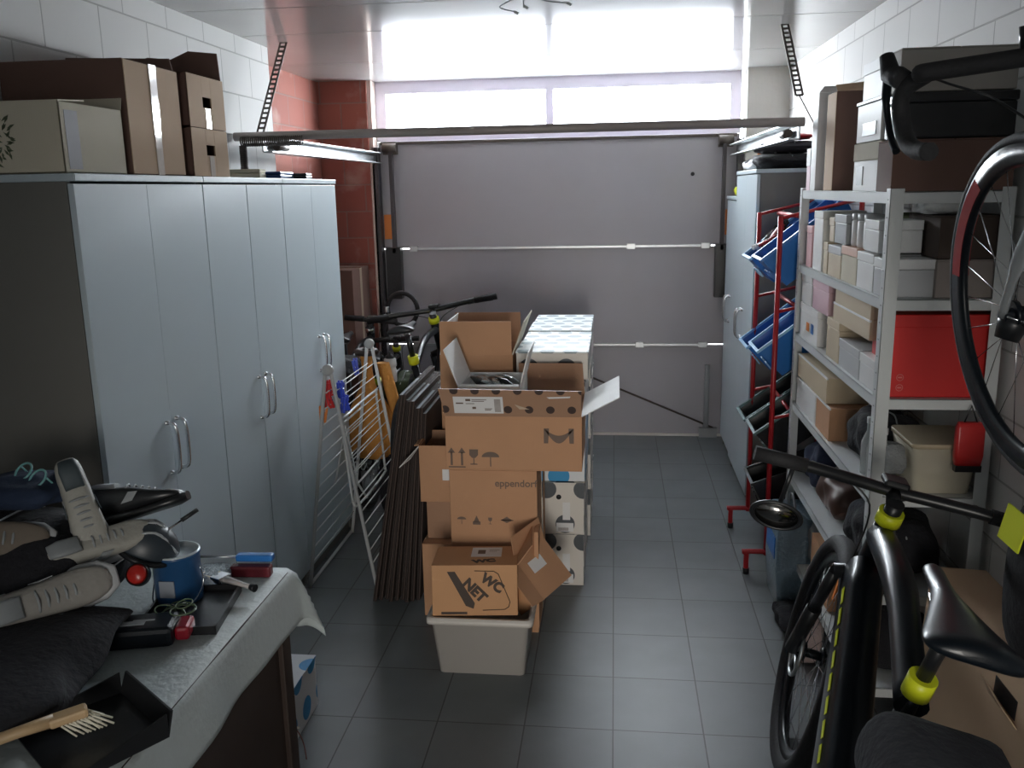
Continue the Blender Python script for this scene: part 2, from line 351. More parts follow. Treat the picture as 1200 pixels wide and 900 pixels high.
# spring at left end of tube
pts = [(-1.83+.045*math.cos(k*.9), 4.18+.0012*k, 2.06+.045*math.sin(k*.9)-.0004*k) for k in range(150)]
t = thing('coil_spring', 'grey steel coil spring hanging at the left end of the cross tube', 'spring', (0, 0, 0))
MB().tube([(-1.82+k*.0013, 4.33+.022*math.cos(k*.8), 2.10+.022*math.sin(k*.8)) for k in range(240)], .004, 5).build('spring_coil', DST, t)
MB().tube([(-1.80+.016*math.cos(k*.8), 4.30+.016*math.sin(k*.8), 2.08-k*.0009) for k in range(130)], .004, 5).build('hanging_end', DST, t)
# wires of the missing ceiling lamp
t = thing('ceiling_lamp_wires', 'loose lamp wires with connectors hanging from the ceiling', 'wires', (-.38, 3.92, CZ))
for (dx, L, b) in ((-.10, .05, .06), (0, .03, 0), (.10, .025, .08)):
    e = (dx+b, .0, -L)
    MB().tube(smooth([(dx*.4, 0, 0), (dx, 0, -L*.6), e]), .0025, 6).build('wire', GRY, t)
    MB().cyl(e, (e[0]+.018, 0, e[2]-.010), .006, 8).build('connector', LGR, t)

# ================================================================= LEFT WARDROBES
WXF = -1.45
def handle(parent, y, z):
    s = MB()
    s.tube(smooth([(0, y, z+.085), (.03, y, z+.075), (.036, y, z), (.03, y, z-.075), (0, y, z-.085)], 6), .006, 8)
    s.lathe([(.009, 0), (.006, .012), (0, .014)], (0, y, z+.085), (1, 0, 0), 10).lathe([(.009, 0), (.006, .012), (0, .014)], (0, y, z-.085), (1, 0, 0), 10)
    return s
def wardrobe(name, lab, x, y0, y1, H, depth, side=1, doors=2, hz=1.03, grp=None, hl=True, gap=.0004):
    """side=1: doors face +X ; side=-1: doors face -X"""
    t = thing(name, lab, 'wardrobe', (x, (y0+y1)/2, 0), (0, 0, 0 if side > 0 else PI), grp)
    w_ = (y1-y0)/2-.0015; th = .018
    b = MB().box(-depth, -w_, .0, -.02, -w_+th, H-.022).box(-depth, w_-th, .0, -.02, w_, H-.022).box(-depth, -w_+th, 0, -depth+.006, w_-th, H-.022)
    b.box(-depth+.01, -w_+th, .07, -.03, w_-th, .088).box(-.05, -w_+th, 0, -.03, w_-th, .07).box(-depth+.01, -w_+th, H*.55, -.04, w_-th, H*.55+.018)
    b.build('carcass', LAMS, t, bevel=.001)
    MB().box(-depth, -w_, H-.022, .006, w_, H).build('top_board', LAM, t, bevel=.003)
    dw = 2*w_/doors
    for k in range(doors):
        a = -w_+k*dw+gap; bb = a+dw-gap*2
        d = MB().box(-.018, a, .075, 0, bb, H-.028).build('door', LAM, t, bevel=.0015)
        if hl:
            hy = (bb-.032) if (k % 2 == 0) else (a+.032)
            h_ = handle(None, hy, hz); h_.build('handle', CHR, d)
    return t
G = 'white two-door wardrobes along the left wall'
wardrobe('wardrobe', 'white wardrobe nearest the cloth-covered table', WXF, 2.305, 3.078, 1.914, .415, hz=1.04, grp=G)
wardrobe('wardrobe', 'middle white wardrobe of the row on the left', WXF, 3.078, 3.85, 1.914, .415, hz=1.03, grp=G, gap=.003)
wardrobe('wardrobe', 'white wardrobe behind the drying rack, farthest on the left', WXF, 3.85, 4.615, 1.914, .415, hz=1.07, grp=G)

# ---------------------------------------------------------------- boxes
def closed_box(name, lab, cat, x0, y0, z0, x1, y1, z1, m, tape=None, seam='x', group=None, rz=0, lid=None, tilt=0):
    cx, cy = (x0+x1)/2, (y0+y1)/2
    t = thing(name, lab, cat, (cx, cy, z0), (0, tilt, rz), group)
    a, b, h = (x1-x0)/2, (y1-y0)/2, z1-z0
    g = .0015
    MB().box(-a, -b, 0, a, b, h-.004).build('box_body', m, t, bevel=.003)
    if seam == 'x': MB().box(-a, -b, h-.004, a, -g, h).box(-a, g, h-.004, a, b, h).build('top_flaps', m, t, bevel=.001)
    elif seam == 'y': MB().box(-a, -b, h-.004, -g, b, h).box(g, -b, h-.004, a, b, h).build('top_flaps', m, t, bevel=.001)
    else: MB().box(-a-.003, -b-.003, h-lid, a+.003, b+.003, h+.001).build('lid', m if lid is None or not isinstance(seam, bpy.types.Material) else seam, t, bevel=.002)
    if tape:
        tw = .025
        if seam == 'x': MB().box(-a-.001, -tw, h, a+.001, tw, h+.0008).box(-a-.001, -tw, h*.6, -a, tw, h).box(a, -tw, h*.6, a+.001, tw, h).build('packing_tape', tape, t)
        else: MB().box(-tw, -b-.001, h, tw, b+.001, h+.0008).box(-tw, -b-.001, h*.6, tw, -b, h).build('packing_tape', tape, t)
    return t

def open_box(name, lab, cat, x0, y0, z0, x1, y1, z1, m, mi, flaps, th=.005, group=None, rot=(0, 0, 0), fl=.13):
    """flaps: dict side-> (angle from vertical-up outward in degrees, length, material)"""
    cx, cy = (x0+x1)/2, (y0+y1)/2
    t = thing(name, lab, cat, (cx, cy, z0), rot, group)
    a, b, h = (x1-x0)/2, (y1-y0)/2, z1-z0
    MB().box(-a, -b, 0, a, b, th).box(-a, -b, th, a, -b+th, h).box(-a, b-th, th, a, b, h).box(-a, -b+th, th, -a+th, b-th, h).box(a-th, -b+th, th, a, b-th, h).build('box_body', m, t, bevel=.001)
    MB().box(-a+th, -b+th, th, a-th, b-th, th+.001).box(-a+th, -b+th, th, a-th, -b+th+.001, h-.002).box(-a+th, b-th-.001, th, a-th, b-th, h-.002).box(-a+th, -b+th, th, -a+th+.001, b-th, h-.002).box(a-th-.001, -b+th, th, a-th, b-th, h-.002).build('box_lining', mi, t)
    fo = {}
    for s, (ang, L, fm) in flaps.items():
        A = R(ang); o = .004
        ca, sa = math.cos(A), math.sin(A)
        if s == 'front': p = [(-a+o, -b, h), (a-o, -b, h)]; d = Vector((0, -sa, ca)); nn = Vector((0, ca, sa))
        if s == 'back': p = [(a-o, b, h), (-a+o, b, h)]; d = Vector((0, sa, ca)); nn = Vector((0, -ca, sa))
        if s == 'left': p = [(-a, b-o, h), (-a, -b+o, h)]; d = Vector((-sa, 0, ca)); nn = Vector((ca, 0, sa))
        if s == 'right': p = [(a, -b+o, h), (a, b-o, h)]; d = Vector((sa, 0, ca)); nn = Vector((-ca, 0, sa))
        p = [Vector(q) for q in p]
        f = MB().slab([p[0], p[1], p[1]+d*L, p[0]+d*L], nn*.004).build('flap', fm, t)
        fo[s] = f
    return t, fo

# ---- boxes on top of the left wardrobes
TZ = 1.915
t = thing('cardboard_carton', 'open cream carton with a round leafy print, nearest on the wardrobe top', 'carton', (-1.66, 2.46, TZ))
a, b, h = .195, .155, .185
MB().box(-a, -b, 0, a, b, .004).box(-a, -b, 0, a, -b+.004, h).box(-a, b-.004, 0, a, b, h).box(-a, -b, 0, -a+.004, b, h).box(a-.004, -b, 0, a, b, h).build('box_body', CREAM, t, bevel=.001)
MB().slab([(-a, -b, h), (a, -b, h), (a*.9, .0, h+.012), (-a, .0, h+.012)], (0, 0, .004)).build('flap', CREAM, t)
MB().slab([(-a, b, h), (a, b, h), (a*.9, b+.05, h+.05), (-a, b+.05, h+.05)], (0, 0, .004)).build('flap', CREAM, t)
mb = MB(); lr = random.Random(3)
for k in range(70):
    an = k*2*PI/70+lr.uniform(-.06, .06); r_ = lr.uniform(.058, .082); c = Vector((-.02+r_*math.cos(an), -b-.0008, .095+r_*math.sin(an)))
    q = an+lr.uniform(-.8, .8); u_ = Vector((math.cos(q), 0, math.sin(q)))*lr.uniform(.007, .014); v_ = Vector((-math.sin(q), 0, math.cos(q)))*.0035
    mb.slab([c-u_, c-v_, c+u_, c+v_], (0, .0007, 0))
for k in range(26):
    c = Vector((-.02+lr.uniform(-.04, .04), -b-.0008, .095+lr.uniform(-.04, .04))); q = lr.uniform(0, PI); u_ = Vector((math.cos(q), 0, math.sin(q)))*.010; v_ = Vector((-math.sin(q), 0, math.cos(q)))*.003
    mb.slab([c-u_, c-v_, c+u_, c+v_], (0, .0007, 0))
mb.build('leafy_print', mat('green_print', (.10, .12, .07), .8), t)
MB().box(a, -b+.02, .01, a+.001, -b+.08, h-.02).build('torn_label', mat('grey_label', (.42, .42, .44), .7), t)

t = thing('cardboard_carton', 'tall brown moving carton with a shiny tape strip on the wardrobe top', 'carton', (-1.665, 2.82, TZ))
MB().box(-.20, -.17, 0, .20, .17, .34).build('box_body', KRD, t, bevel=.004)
MB().box(.2, -.168, .003, .2025, .168, .337).build('lit_aisle_panel', KRL, t)  # paler sheet paints the light on the aisle side
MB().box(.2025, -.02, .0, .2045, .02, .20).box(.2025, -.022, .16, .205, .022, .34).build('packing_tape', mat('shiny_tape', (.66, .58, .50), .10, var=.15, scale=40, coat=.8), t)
MB().slab([(-.2, .165, .34), (.19, .165, .34), (.17, .19, .385), (-.2, .19, .40)], (0, .004, 0)).build('flap', KRD, t)
for i, (z0, z1, lab) in enumerate(((TZ, TZ+.165, 'lower of two brown boxes with punched handle on the wardrobe top'), (TZ+.167, TZ+.345, 'upper of two brown boxes with punched handle, open dark flap above'))):
    t = thing('handle_box', lab, 'box', (-1.64, 3.185, z0), (0, 0, 0)); H_ = z1-z0
    hz_ = H_*(.55 if i == 0 else .5)
    b = MB().box(-.19, -.145, 0, .185, -.141, H_).box(-.19, .141, 0, .185, .145, H_).box(-.19, -.141, 0, -.186, .141, H_).box(-.19, -.145, 0, .185, .145, .004)
    b.build('box_body', KRD, t)
    # aisle face with a real slot, coloured in the lit kraft tone
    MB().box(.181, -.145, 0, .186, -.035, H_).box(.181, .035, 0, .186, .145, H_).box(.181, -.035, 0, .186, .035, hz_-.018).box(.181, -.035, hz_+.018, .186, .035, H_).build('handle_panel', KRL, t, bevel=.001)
    MB().box(-.19, -.145, H_-.004, .17, .145, H_).build('box_top', KRD, t)
    MB().box(.186, .0-.018, H_*.0, .1875, .018, hz_-.02).build('packing_tape', MATS['shiny_tape'], t)
    if i == 1:
        MB().slab([(-.19, .14, H_), (.18, .14, H_), (.17, .15, H_+.10), (.06, .15, H_+.112), (-.01, .15, H_+.085), (-.10, .15, H_+.095), (-.19, .15, H_+.07)], (0, .004, 0)).build('flap', KRD, t)
MBx = [('small_case', 'small dark blue case on the far wardrobe top', -1.66, 4.22, .10, .12, .035, BLUD), ('small_case', 'small black case at the far end of the wardrobe top', -1.60, 4.42, .08, .06, .03, BLK), ('paper_stack', 'small yellowed paper stack on the far wardrobe top', -1.68, 4.02, .08, .05, .045, CREAM)]
for nm, lab, x, y, a, b, h, m in MBx:
    t = thing(nm, lab, 'case' if 'case' in nm else 'paper', (x, y, TZ), (0, 0, .1))
    MB().box(-a, -b, 0, a, b, h*.6).build('lower_half', m, t, bevel=.005); MB().box(-a, -b, h*.62, a, b, h).build('upper_half', m, t, bevel=.005)
t = thing('wall_thermostat', 'small pale box on the brick wall past the wardrobes', 'box', (-2.12, 6.0, 1.6)); MB().box(0, -.06, -.11, .03, .06, .11).build('housing', LGR, t, bevel=.006); MB().box(.03, -.03, -.05, .034, .03, .05).build('front_plate', GRY, t)
t = closed_box('cardboard_carton', 'tall brown carton standing in the brick corner behind the bicycles', 'carton', -2.10, 6.0, 0, -1.80, 6.42, 1.32, KRD, TAPE)

# ================================================================= CENTRE STACK
# plain kraft box behind ("eppendorf")
t = closed_box('cardboard_carton', 'kraft carton with faint row of small symbols under the large open carton', 'carton', -.675, 3.46, 0, -.31, 3.86, .725, KR)
text('printed_word', 'eppendorf', .042, INKG, t, (.095, -.2006, .665), FRONT, bold=.0006)
mb = MB(); z0 = .505
def umb(mb, x, z, s, y):
    n = 12; pts = [(x+s*math.cos(PI*k/n), y, z+s*.62*math.sin(PI*k/n)) for k in range(n+1)]
    mb.slab(pts, (0, .0008, 0)); mb.box(x-s*.06, y, z-s*1.1, x+s*.06, y+.0008, z); return mb
def gob(mb, x, z, s, y):
    mb.slab([(x-s*.5, y, z+s), (x+s*.5, y, z+s), (x+s*.5, y, z+s*.35), (x+s*.2, y, z), (x-s*.2, y, z), (x-s*.5, y, z+s*.35)], (0, .0008, 0)); mb.box(x-s*.06, y, z-s*.7, x+s*.06, y+.0008, z); mb.box(x-s*.4, y, z-s*.8, x+s*.4, y+.0008, z-s*.68); return mb
def arr(mb, x, z, h, y, s=1):
    mb.box(x-.004*s, y, z, x+.004*s, y+.0008, z+h*.75); mb.slab([(x-.014*s, y, z+h*.7), (x+.014*s, y, z+h*.7), (x, y, z+h)], (0, .0008, 0)); return mb
umb(MB(), -.135, z0, .019, -.2008).build('umbrella_symbol', INKG, t); gob(MB(), -.015, z0-.006, .016, -.2008).build('glass_symbol', INKG, t)
mb.slab([(-.085, -.2008, z0-.01), (-.06, -.2008, z0-.01), (-.072, -.2008, z0+.018)], (0, .0008, 0)); mb.box(-.088, -.2008, z0-.022, -.056, -.2, z0-.008)
mb.build('recycling_symbol', INKG, t); mb = MB()
mb.slab([(.03, -.2008, z0), (.055, -.2008, z0+.016), (.078, -.2008, z0), (.055, -.2008, z0-.012)], (0, .0008, 0)); mb.box(.03, -.2008, z0-.002, .082, -.2, z0+.002)
mb.build('stacking_symbol', INKG, t)
MB().box(.183, .0, .02, .1845, .06, .70).build('packing_tape', TAPE, t)

# large open carton with M mark
SPOTK = dots('spotted_inside_kraft', (.40, .24, .155), (.07, .05, .045), .085, .017, (.2, .45))
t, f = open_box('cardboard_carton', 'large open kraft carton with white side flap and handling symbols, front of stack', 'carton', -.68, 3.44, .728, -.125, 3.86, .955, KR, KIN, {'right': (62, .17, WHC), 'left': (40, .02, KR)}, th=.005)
fl = MB().slab([(-.275, -.21, .227), (.275, -.21, .227), (.278, -.262, .345), (-.292, -.262, .352)], (0, .005, 0)).build('flap', SPOTK, t); fl['label'] = 'front flap with dark printed spots'
MB().slab([(-.275, .21, .227), (.275, .21, .227), (.265, .23, .36), (-.02, .23, .36), (-.02, .21, .23)], (0, .004, 0)).build('flap', KIN, t)
fr_ = -.2115
mm = [(-.0775, 0), (-.0775, .062), (-.058, .062), (0, .026), (.058, .062), (.0775, .062), (.0775, 0), (.058, 0), (.058, .036), (.012, .004), (-.012, .004), (-.058, .036), (-.058, 0)]
mb = MB(); mb.slab([(.185+x*.78, fr_, .118+z) for x, z in ((-.0775, 0), (-.0775, .062), (-.05, .062), (-.055, 0))], (0, .001, 0)); mb.slab([(.185+x*.78, fr_, .118+z) for x, z in ((.0775, 0), (.0775, .062), (.05, .062), (.055, 0))], (0, .001, 0))
N = 10
arcu = [(-.0775+.155*k/N, .062-.030*math.sin(PI*k/N)) for k in range(N+1)]; arcl = [(-.055+.11*k/N, .036-.036*math.sin(PI*k/N)) for k in range(N+1)]
for k in range(N): mb.slab([(.185+x*.78, fr_, .118+z) for x, z in (arcu[k], arcu[k+1], arcl[k+1], arcl[k])], (0, .001, 0))
mb.build('printed_mark', INKG, t)
arr(MB(), -.255, .02, .075, fr_, 1.1).build('arrow_symbol', INKG, t); arr(MB(), -.212, .02, .075, fr_, 1.1).build('arrow_symbol', INKG, t); MB().box(-.268, fr_, .010, -.198, fr_+.001, .015).build('ground_line', INKG, t)
gob(MB(), -.163, .052, .036, fr_).build('glass_symbol', INKG, t); umb(MB(), -.094, .056, .036, fr_).build('umbrella_symbol', INKG, t)
# shipping label on flap
lb = thing  # noqa
def on_flap(x, z, dy=-.0012):   # point on the front flap
    return Vector((x, -.21-(z-.227)*.4333+dy, z))
MB().slab([on_flap(-.235, .242), on_flap(-.035, .242), on_flap(-.035, .318), on_flap(-.235, .318)], (0, -.0006, 0)).build('shipping_label', WHI, t)
mb = MB()
for xa, xb, za, zb in ((-.225, -.195, .285, .291), (-.185, -.165, .298, .308), (-.16, -.10, .303, .306), (-.16, -.11, .296, .299), (-.185, -.15, .285, .288), (-.16, -.145, .262, .272), (-.11, -.08, .262, .265), (-.11, -.085, .256, .259)):
    mb.slab([on_flap(xa, za, -.0022), on_flap(xb, za, -.0022), on_flap(xb, zb, -.0022), on_flap(xa, zb, -.0022)], (0, -.0004, 0))
for k in range(14):
    z = .250+k*.0042; mb.slab([on_flap(-.07, z, -.0022), on_flap(-.045, z, -.0022), on_flap(-.045, z+.0022, -.0022), on_flap(-.07, z+.0022, -.0022)], (0, -.0004, 0))
mb.build('label_print', INKG, t)
MB().slab([on_flap(.14, .318), on_flap(.235, .322), on_flap(.232, .315), on_flap(.15, .311)], (0, -.0006, 0)).build('torn_tape', WHI, t)
MB().slab([on_flap(.01, .285), on_flap(.05, .27), on_flap(.07, .262), on_flap(.03, .262)], (0, -.0006, 0)).build('tape_glint', TAPE, t)

# white inner box with wrapped papers inside the large carton
t, f = open_box('white_carton', 'open white-lined carton with tall flaps holding shiny foil packets', 'carton', -.64, 3.53, .735, -.38, 3.84, 1.055, WHC, WHC, {'left': (20, .165, WHC), 'right': (14, .15, WHC)})
MB().slab([(-.125, -.155, .320), (.125, -.155, .320), (.12, -.125, .322), (-.12, -.125, .322)], (0, 0, .004)).build('flap', WHC, t)
FOIL = mat('foil_wrap', (.62, .66, .68), .15, .9, var=.5, scale=25, bump=1)
for k in range(8):
    x = -.575+.019*k; o = thing('foil_packet', 'crumpled shiny foil packets inside the white-lined carton', 'packet', (x, 3.71+.05*(k % 2), 1.04), (.3, .5-.15*k, .5*k), 'foil packets in the white-lined carton', .75)
    mb = MB(); ring = []
    for i in range(7):
        q = i/6; s_ = math.sin(PI*q)*.8+.2
        ring.append([Vector((-.06+.12*q, math.cos(a_)*.035*s_*rnd.uniform(.7, 1.2), math.sin(a_)*.014*s_*rnd.uniform(.7, 1.3))) for a_ in [2*PI*j/10 for j in range(10)]])
    mb.loft(ring).build('wrapper', FOIL if k % 3 else BLK, o)

# tall brown open carton behind on the left
t, f = open_box('cardboard_carton', 'tall open brown carton behind the white-lined one', 'carton', -.79, 3.93, .52, -.455, 4.33, 1.115, KR, KIN, {'front': (3, .155, KR), 'left': (-8, .14, WHC), 'back': (4, .14, KIN), 'right': (20, .16, CREAM)})
closed_box('cardboard_carton', 'brown carton under the tall open one behind the stack', 'carton', -.80, 3.91, 0, -.45, 4.33, .518, KR, TAPE)
# narrow kraft boxes showing left of the eppendorf carton
t, f = open_box('cardboard_carton', 'kraft carton with white flap sticking out left, beside the stack', 'carton', -.835, 3.62, .52, -.685, 3.88, .775, KR, KIN, {'left': (100, .02, KR)})
MB().slab([(-.075, -.13, .25), (-.075, .0, .25), (-.12, -.10, .185), (-.155, -.17, .165)], (0, 0, .004)).build('flap', WHC, t)
MB().slab([(.10-.075, -.1315, .10), (.14-.075, -.1315, .10), (.14-.075, -.1315, .15), (.10-.075, -.1315, .15)], (0, .001, 0)).build('paper_label', WHI, t)
t = closed_box('cardboard_carton', 'kraft carton with small white label low beside the stack', 'carton', -.83, 3.58, 0, -.685, 3.90, .34, KR)
MB().box(.0, -.1615, .19, .035, -.1605, .29).build('paper_label', WHI, t)
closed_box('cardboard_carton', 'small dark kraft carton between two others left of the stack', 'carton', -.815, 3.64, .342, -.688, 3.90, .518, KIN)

# spotted removal boxes
SPW = dots('white_with_grey_spots', (.72, .68, .62), (.075, .085, .095), .17, .045, (.12, .2))
SPT = dots('white_with_grey_spots_top', (.80, .84, .84), (.26, .33, .37), .105, .036, (.2, .1))
SPB = dots('white_with_blue_spots', (.75, .78, .80), (.03, .30, .60), .17, .05, (.3, .35))
def spotbox(lab, x0, y0, z0, x1, y1, z1, m, label_=True):
    cx, cy = (x0+x1)/2, (y0+y1)/2
    t = thing('spotted_box', lab, 'box', (cx, cy, z0)); a, b, h = (x1-x0)/2, (y1-y0)/2, z1-z0
    MB().box(-a, -b, 0, a, b, h-.008).build('box_body', m, t, bevel=.003)
    g = .002
    MB().box(-a-.003, -b-.003, h-.008, a+.003, -g, h).box(-a, g, h-.008, a+.003, b+.003, h-.003).build('lid_flaps', SPT if z1 > 1 else m, t, bevel=.001)
    if label_:
        MB().box(a-.10, -b-.0012, h*.28, a-.065, -b-.0002, h*.62).box(a-.13, -b-.0012, h*.05, a-.05, -b-.0002, h*.22).build('paper_labels', WHI, t)
        MB().lathe([(0, -.002), (.012, -.002), (.012, 0)], (a-.118, -b, h*.72), (0, 1, 0), 14).build('punched_hole', BLK, t)
        m2 = MB()
        for k in range(12): m2.box(a-.12+k*.004, -b-.002, h*.07, a-.118+k*.004, -b-.001, h*.13)
        m2.build('barcode', INKG, t)
    return t
spotbox('white box with grey spots at the bottom of the spotted stack', -.44, 3.935, 0, -.135, 4.50, .258, SPW)
spotbox('white box with grey spots, second from the floor in the stack', -.44, 3.93, .26, -.133, 4.50, .515, SPW)
spotbox('white box with blue spots just under the large open carton', -.44, 3.94, .517, -.13, 4.50, .79, SPB, False)
spotbox('white spotted box half hidden behind the large open carton', -.435, 3.945, .792, -.128, 4.50, 1.0, SPW, False)
t = spotbox('white spotted box with split lid on top of the stack', -.44, 3.94, 1.002, -.115, 4.52, 1.13, SPW, False)
z = 0
for i in range(4):
    spotbox(['lowest', 'second lowest', 'second highest', 'topmost'][i]+' white spotted box in the rear column toward the door', -.44, 4.56, i*.2825, -.12, 5.16, i*.2825+.281, SPW, False)

# flattened cartons standing on edge
t0 = None
G = 'flattened brown cartons leaning against the stack'
for i in range(9):
    y0, y1 = 3.70+.012*(i % 3), 4.36; xb = -1.10+.025*i; xt = -.93+.012*i; H_ = .98+.01*math.sin(i*2.1)-.01*i
    t = thing('flattened_carton', 'dark brown flattened carton standing on edge beside the box stack', 'carton', (xb, y0, 0), (0, 0, 0), G)
    dx = xt-xb
    # the sheet is two layers of card folded flat
    for k in (0, 1):
        o = .009*k
        MB().slab([(o, 0, 0), (o, y1-y0, 0), (dx+o, y1-y0, H_), (dx+o, .0, H_)], (.007, 0, 0)).build('card_layer', mat('dark_card', (.065, .045, .038), .85) if k else mat('dark_card_edge', (.035, .025, .022), .85), t)
    if i % 2 == 0: MB().slab([(dx-.001, .0, H_), (dx-.001, .35, H_), (dx+.004, .35, H_+.002), (dx+.004, 0, H_+.002)], (.012, 0, 0)).build('edge_tape', mat('silvery_tape', (.60, .66, .70), .15, .3), t)

# ---- white bin with WC NET box and twisted small box
t = thing('plastic_bin', 'white plastic storage bin on the floor in front of the stack', 'bin', (-.505, 3.265, 0))
bw, bd, tw, td, h = .168, .15, .192, .18, .245
def ringr(a, b, z, r=.02, n=4):
    pts = []
    for cx, cy, s in ((a-r, b-r, 0), (-a+r, b-r, 1), (-a+r, -b+r, 2), (a-r, -b+r, 3)):
        for k in range(n+1): an = PI/2*(s+k/n); pts.append(Vector((cx+r*math.cos(an), cy+r*math.sin(an), z)))
    return pts
mb = MB(); R1 = [ringr(bw, bd, 0), ringr(tw, td, h), ringr(tw+.014, td+.014, h), ringr(tw+.014, td+.014, h-.02), ringr(tw+.010, td+.010, h-.02), ringr(tw+.010, td+.010, h+.004), ringr(tw-.004, td-.004, h+.004), ringr(bw-.004, bd-.004, .004)]
mb = MB().loft(R1)
mb.build('bin_body', TRL, t)
mb = MB()
for sx in (-1, 1): mb.box(sx*.12-.02, -.15, -.0, sx*.12+.02, -.12, .004)
mb.build('bin_feet', TRL, t)
# WC NET box, tilted in the bin
KO = cardboard('orange_kraft_card', (.58, .32, .165))
t = thing('cardboard_carton', 'small kraft carton with bold slanted black lettering tipped into the white bin', 'carton', (-.535, 3.235, .235), (R(-6), 0, R(5)))
a, b, h = .165, .125, .20
MB().box(-a, -b, 0, a, b, h).build('box_body', KO, t, bevel=.003)
MB().slab([(a, -b, h), (a, b, h), (a+.055, b, h+.085), (a+.055, -b+.02, h+.07)], (.004, 0, 0)).build('flap', KR, t)
MB().slab([(-.02, -.02, h+.0006), (.10, -.02, h+.0006), (.10, .10, h+.0006), (-.02, .10, h+.0006)], (0, 0, .0008)).build('shipping_label', WHI, t)
MB().box(.005, .015, h+.0015, .035, .065, h+.002).box(-.02+.07, .06, h+.0015, .09, .064, h+.002).box(.05, .045, h+.0015, .08, .048, h+.002).build('label_print', INKG, t)
BORD = [(.0, .178), (.075, .176), (.092, .165), (.135, .055), (.13, .035), (.115, .025), (.03, .022)]; tl_ = MB(); [tl_.cyl(Vector((p_[0], -b-.0008, p_[1])), Vector((q_[0], -b-.0008, q_[1])), .0016, 6) for p_, q_ in zip(BORD, BORD[1:])]; tl_.build('printed_border', INK, t)
text('printed_word', 'WC', .052, INK, t, (.068, -b-.0012, .128), (R(90), R(35), 0), bold=.003)
text('printed_word', 'NET', .055, INK, t, (.000, -b-.0012, .100), (R(90), R(45), 0), bold=.003)
MB().slab([(-.105, -b-.0012, .175), (-.075, -b-.0012, .175), (.0, -b-.0012, .05), (-.005, -b-.0012, .028), (-.035, -b-.0012, .04)], (0, .001, 0)).build('printed_bar', INK, t)
MB().box(-.13, -b-.0012, .006, -.03, -b, .016).build('printed_strip', INK, t)
text('printed_word', 'WC', .05, INK, t, (.035, -.075, h+.0012), (0, 0, .2), bold=.003)
t = thing('cardboard_carton', 'small kraft carton tipped diagonally at the right edge of the white bin', 'carton', (-.375, 3.40, .255), (R(8), R(48), R(-22)))
MB().box(-.09, -.11, 0, .10, .11, .005).box(-.09, -.11, 0, .10, -.106, .15).box(-.09, .106, 0, .10, .11, .15).box(.096, -.11, 0, .10, .11, .15).box(-.09, -.11, 0, -.086, .11, .15).build('box_body', KO, t)
MB().slab([(-.09, -.11, .15), (-.09, .11, .15), (-.17, .10, .20), (-.17, -.10, .20)], (0, 0, .004)).build('flap', KR, t)
MB().slab([(-.09, -.11, .15), (.10, -.11, .15), (.09, -.20, .17), (-.08, -.20, .17)], (0, 0, .004)).build('flap', KR, t)
MB().box(-.055, -.07, .1515, .0, .02, .1525).box(-.09, -.11, .148, .10, .11, .151).build('paper_label', KR, t)
MB().box(-.05, -.06, .152, .0, .03, .153).build('shipping_label', WHI, t)
# pale cardboard sheet right of the bin
tag(MB().box(-.315, 3.35, .08, -.298, 3.45, .50).build('cardboard_strip', KR), 'narrow kraft strip upright right behind the bin', 'cardboard')

# ================================================================= DRYING RACK
WIRE = mat('white_coated_wire', (.66, .68, .68), .35); GPL = mat('grey_rack_plastic', (.42, .43, .43), .5)
t = thing('drying_rack', 'white wire drying rack folded into an A in front of the wardrobes', 'drying rack', (-1.285, 3.82, 0))
yA, yB_ = 0, .70
ap = Vector((0, 0, 1.065)); fl_, frr = Vector((-.155, 0, 0)), Vector((.175, 0, 0))
for y in (yA, yB_):
    Y = Vector((0, y, 0))
    f = MB().tube([fl_+Y, fl_*.95+Y+Vector((0, 0, .05)), ap*1+Y+Vector((-.02, 0, -.06)), ap+Y+Vector((-.012, 0, 0))], .009, 8)
    f.tube([frr+Y, frr*.95+Y+Vector((0, 0, .05)), ap*1+Y+Vector((.02, 0, -.06)), ap+Y+Vector((.012, 0, 0))], .009, 8)
    f.build('end_frame', GPL if y == yA else WIRE, t)
    MB().lathe([(.0, -.016), (.024, -.016), (.027, 0), (.024, .016), (0, .016)], ap+Y, (0, 1, 0), 18).build('pivot_joint', GPL, t)
# hooks on top (near)
MB().cyl(fl_+Vector((0, yA, .012)), fl_+Vector((0, yB_, .012)), .008).cyl(frr+Vector((0, yA, .012)), frr+Vector((0, yB_, .012)), .008).build('base_bar', WIRE, t)
for side, foot, nw in ((-1, fl_, 12), (1, frr, 14)):
    m_ = MB()
    for k in range(nw):
        q = .10+.78*k/(nw-1); p = ap.lerp(foot, q); m_.cyl(p+Vector((0, yA, 0)), p+Vector((0, yB_, 0)), .0028, 6)
    m_.build('drying_wires', WIRE, t)
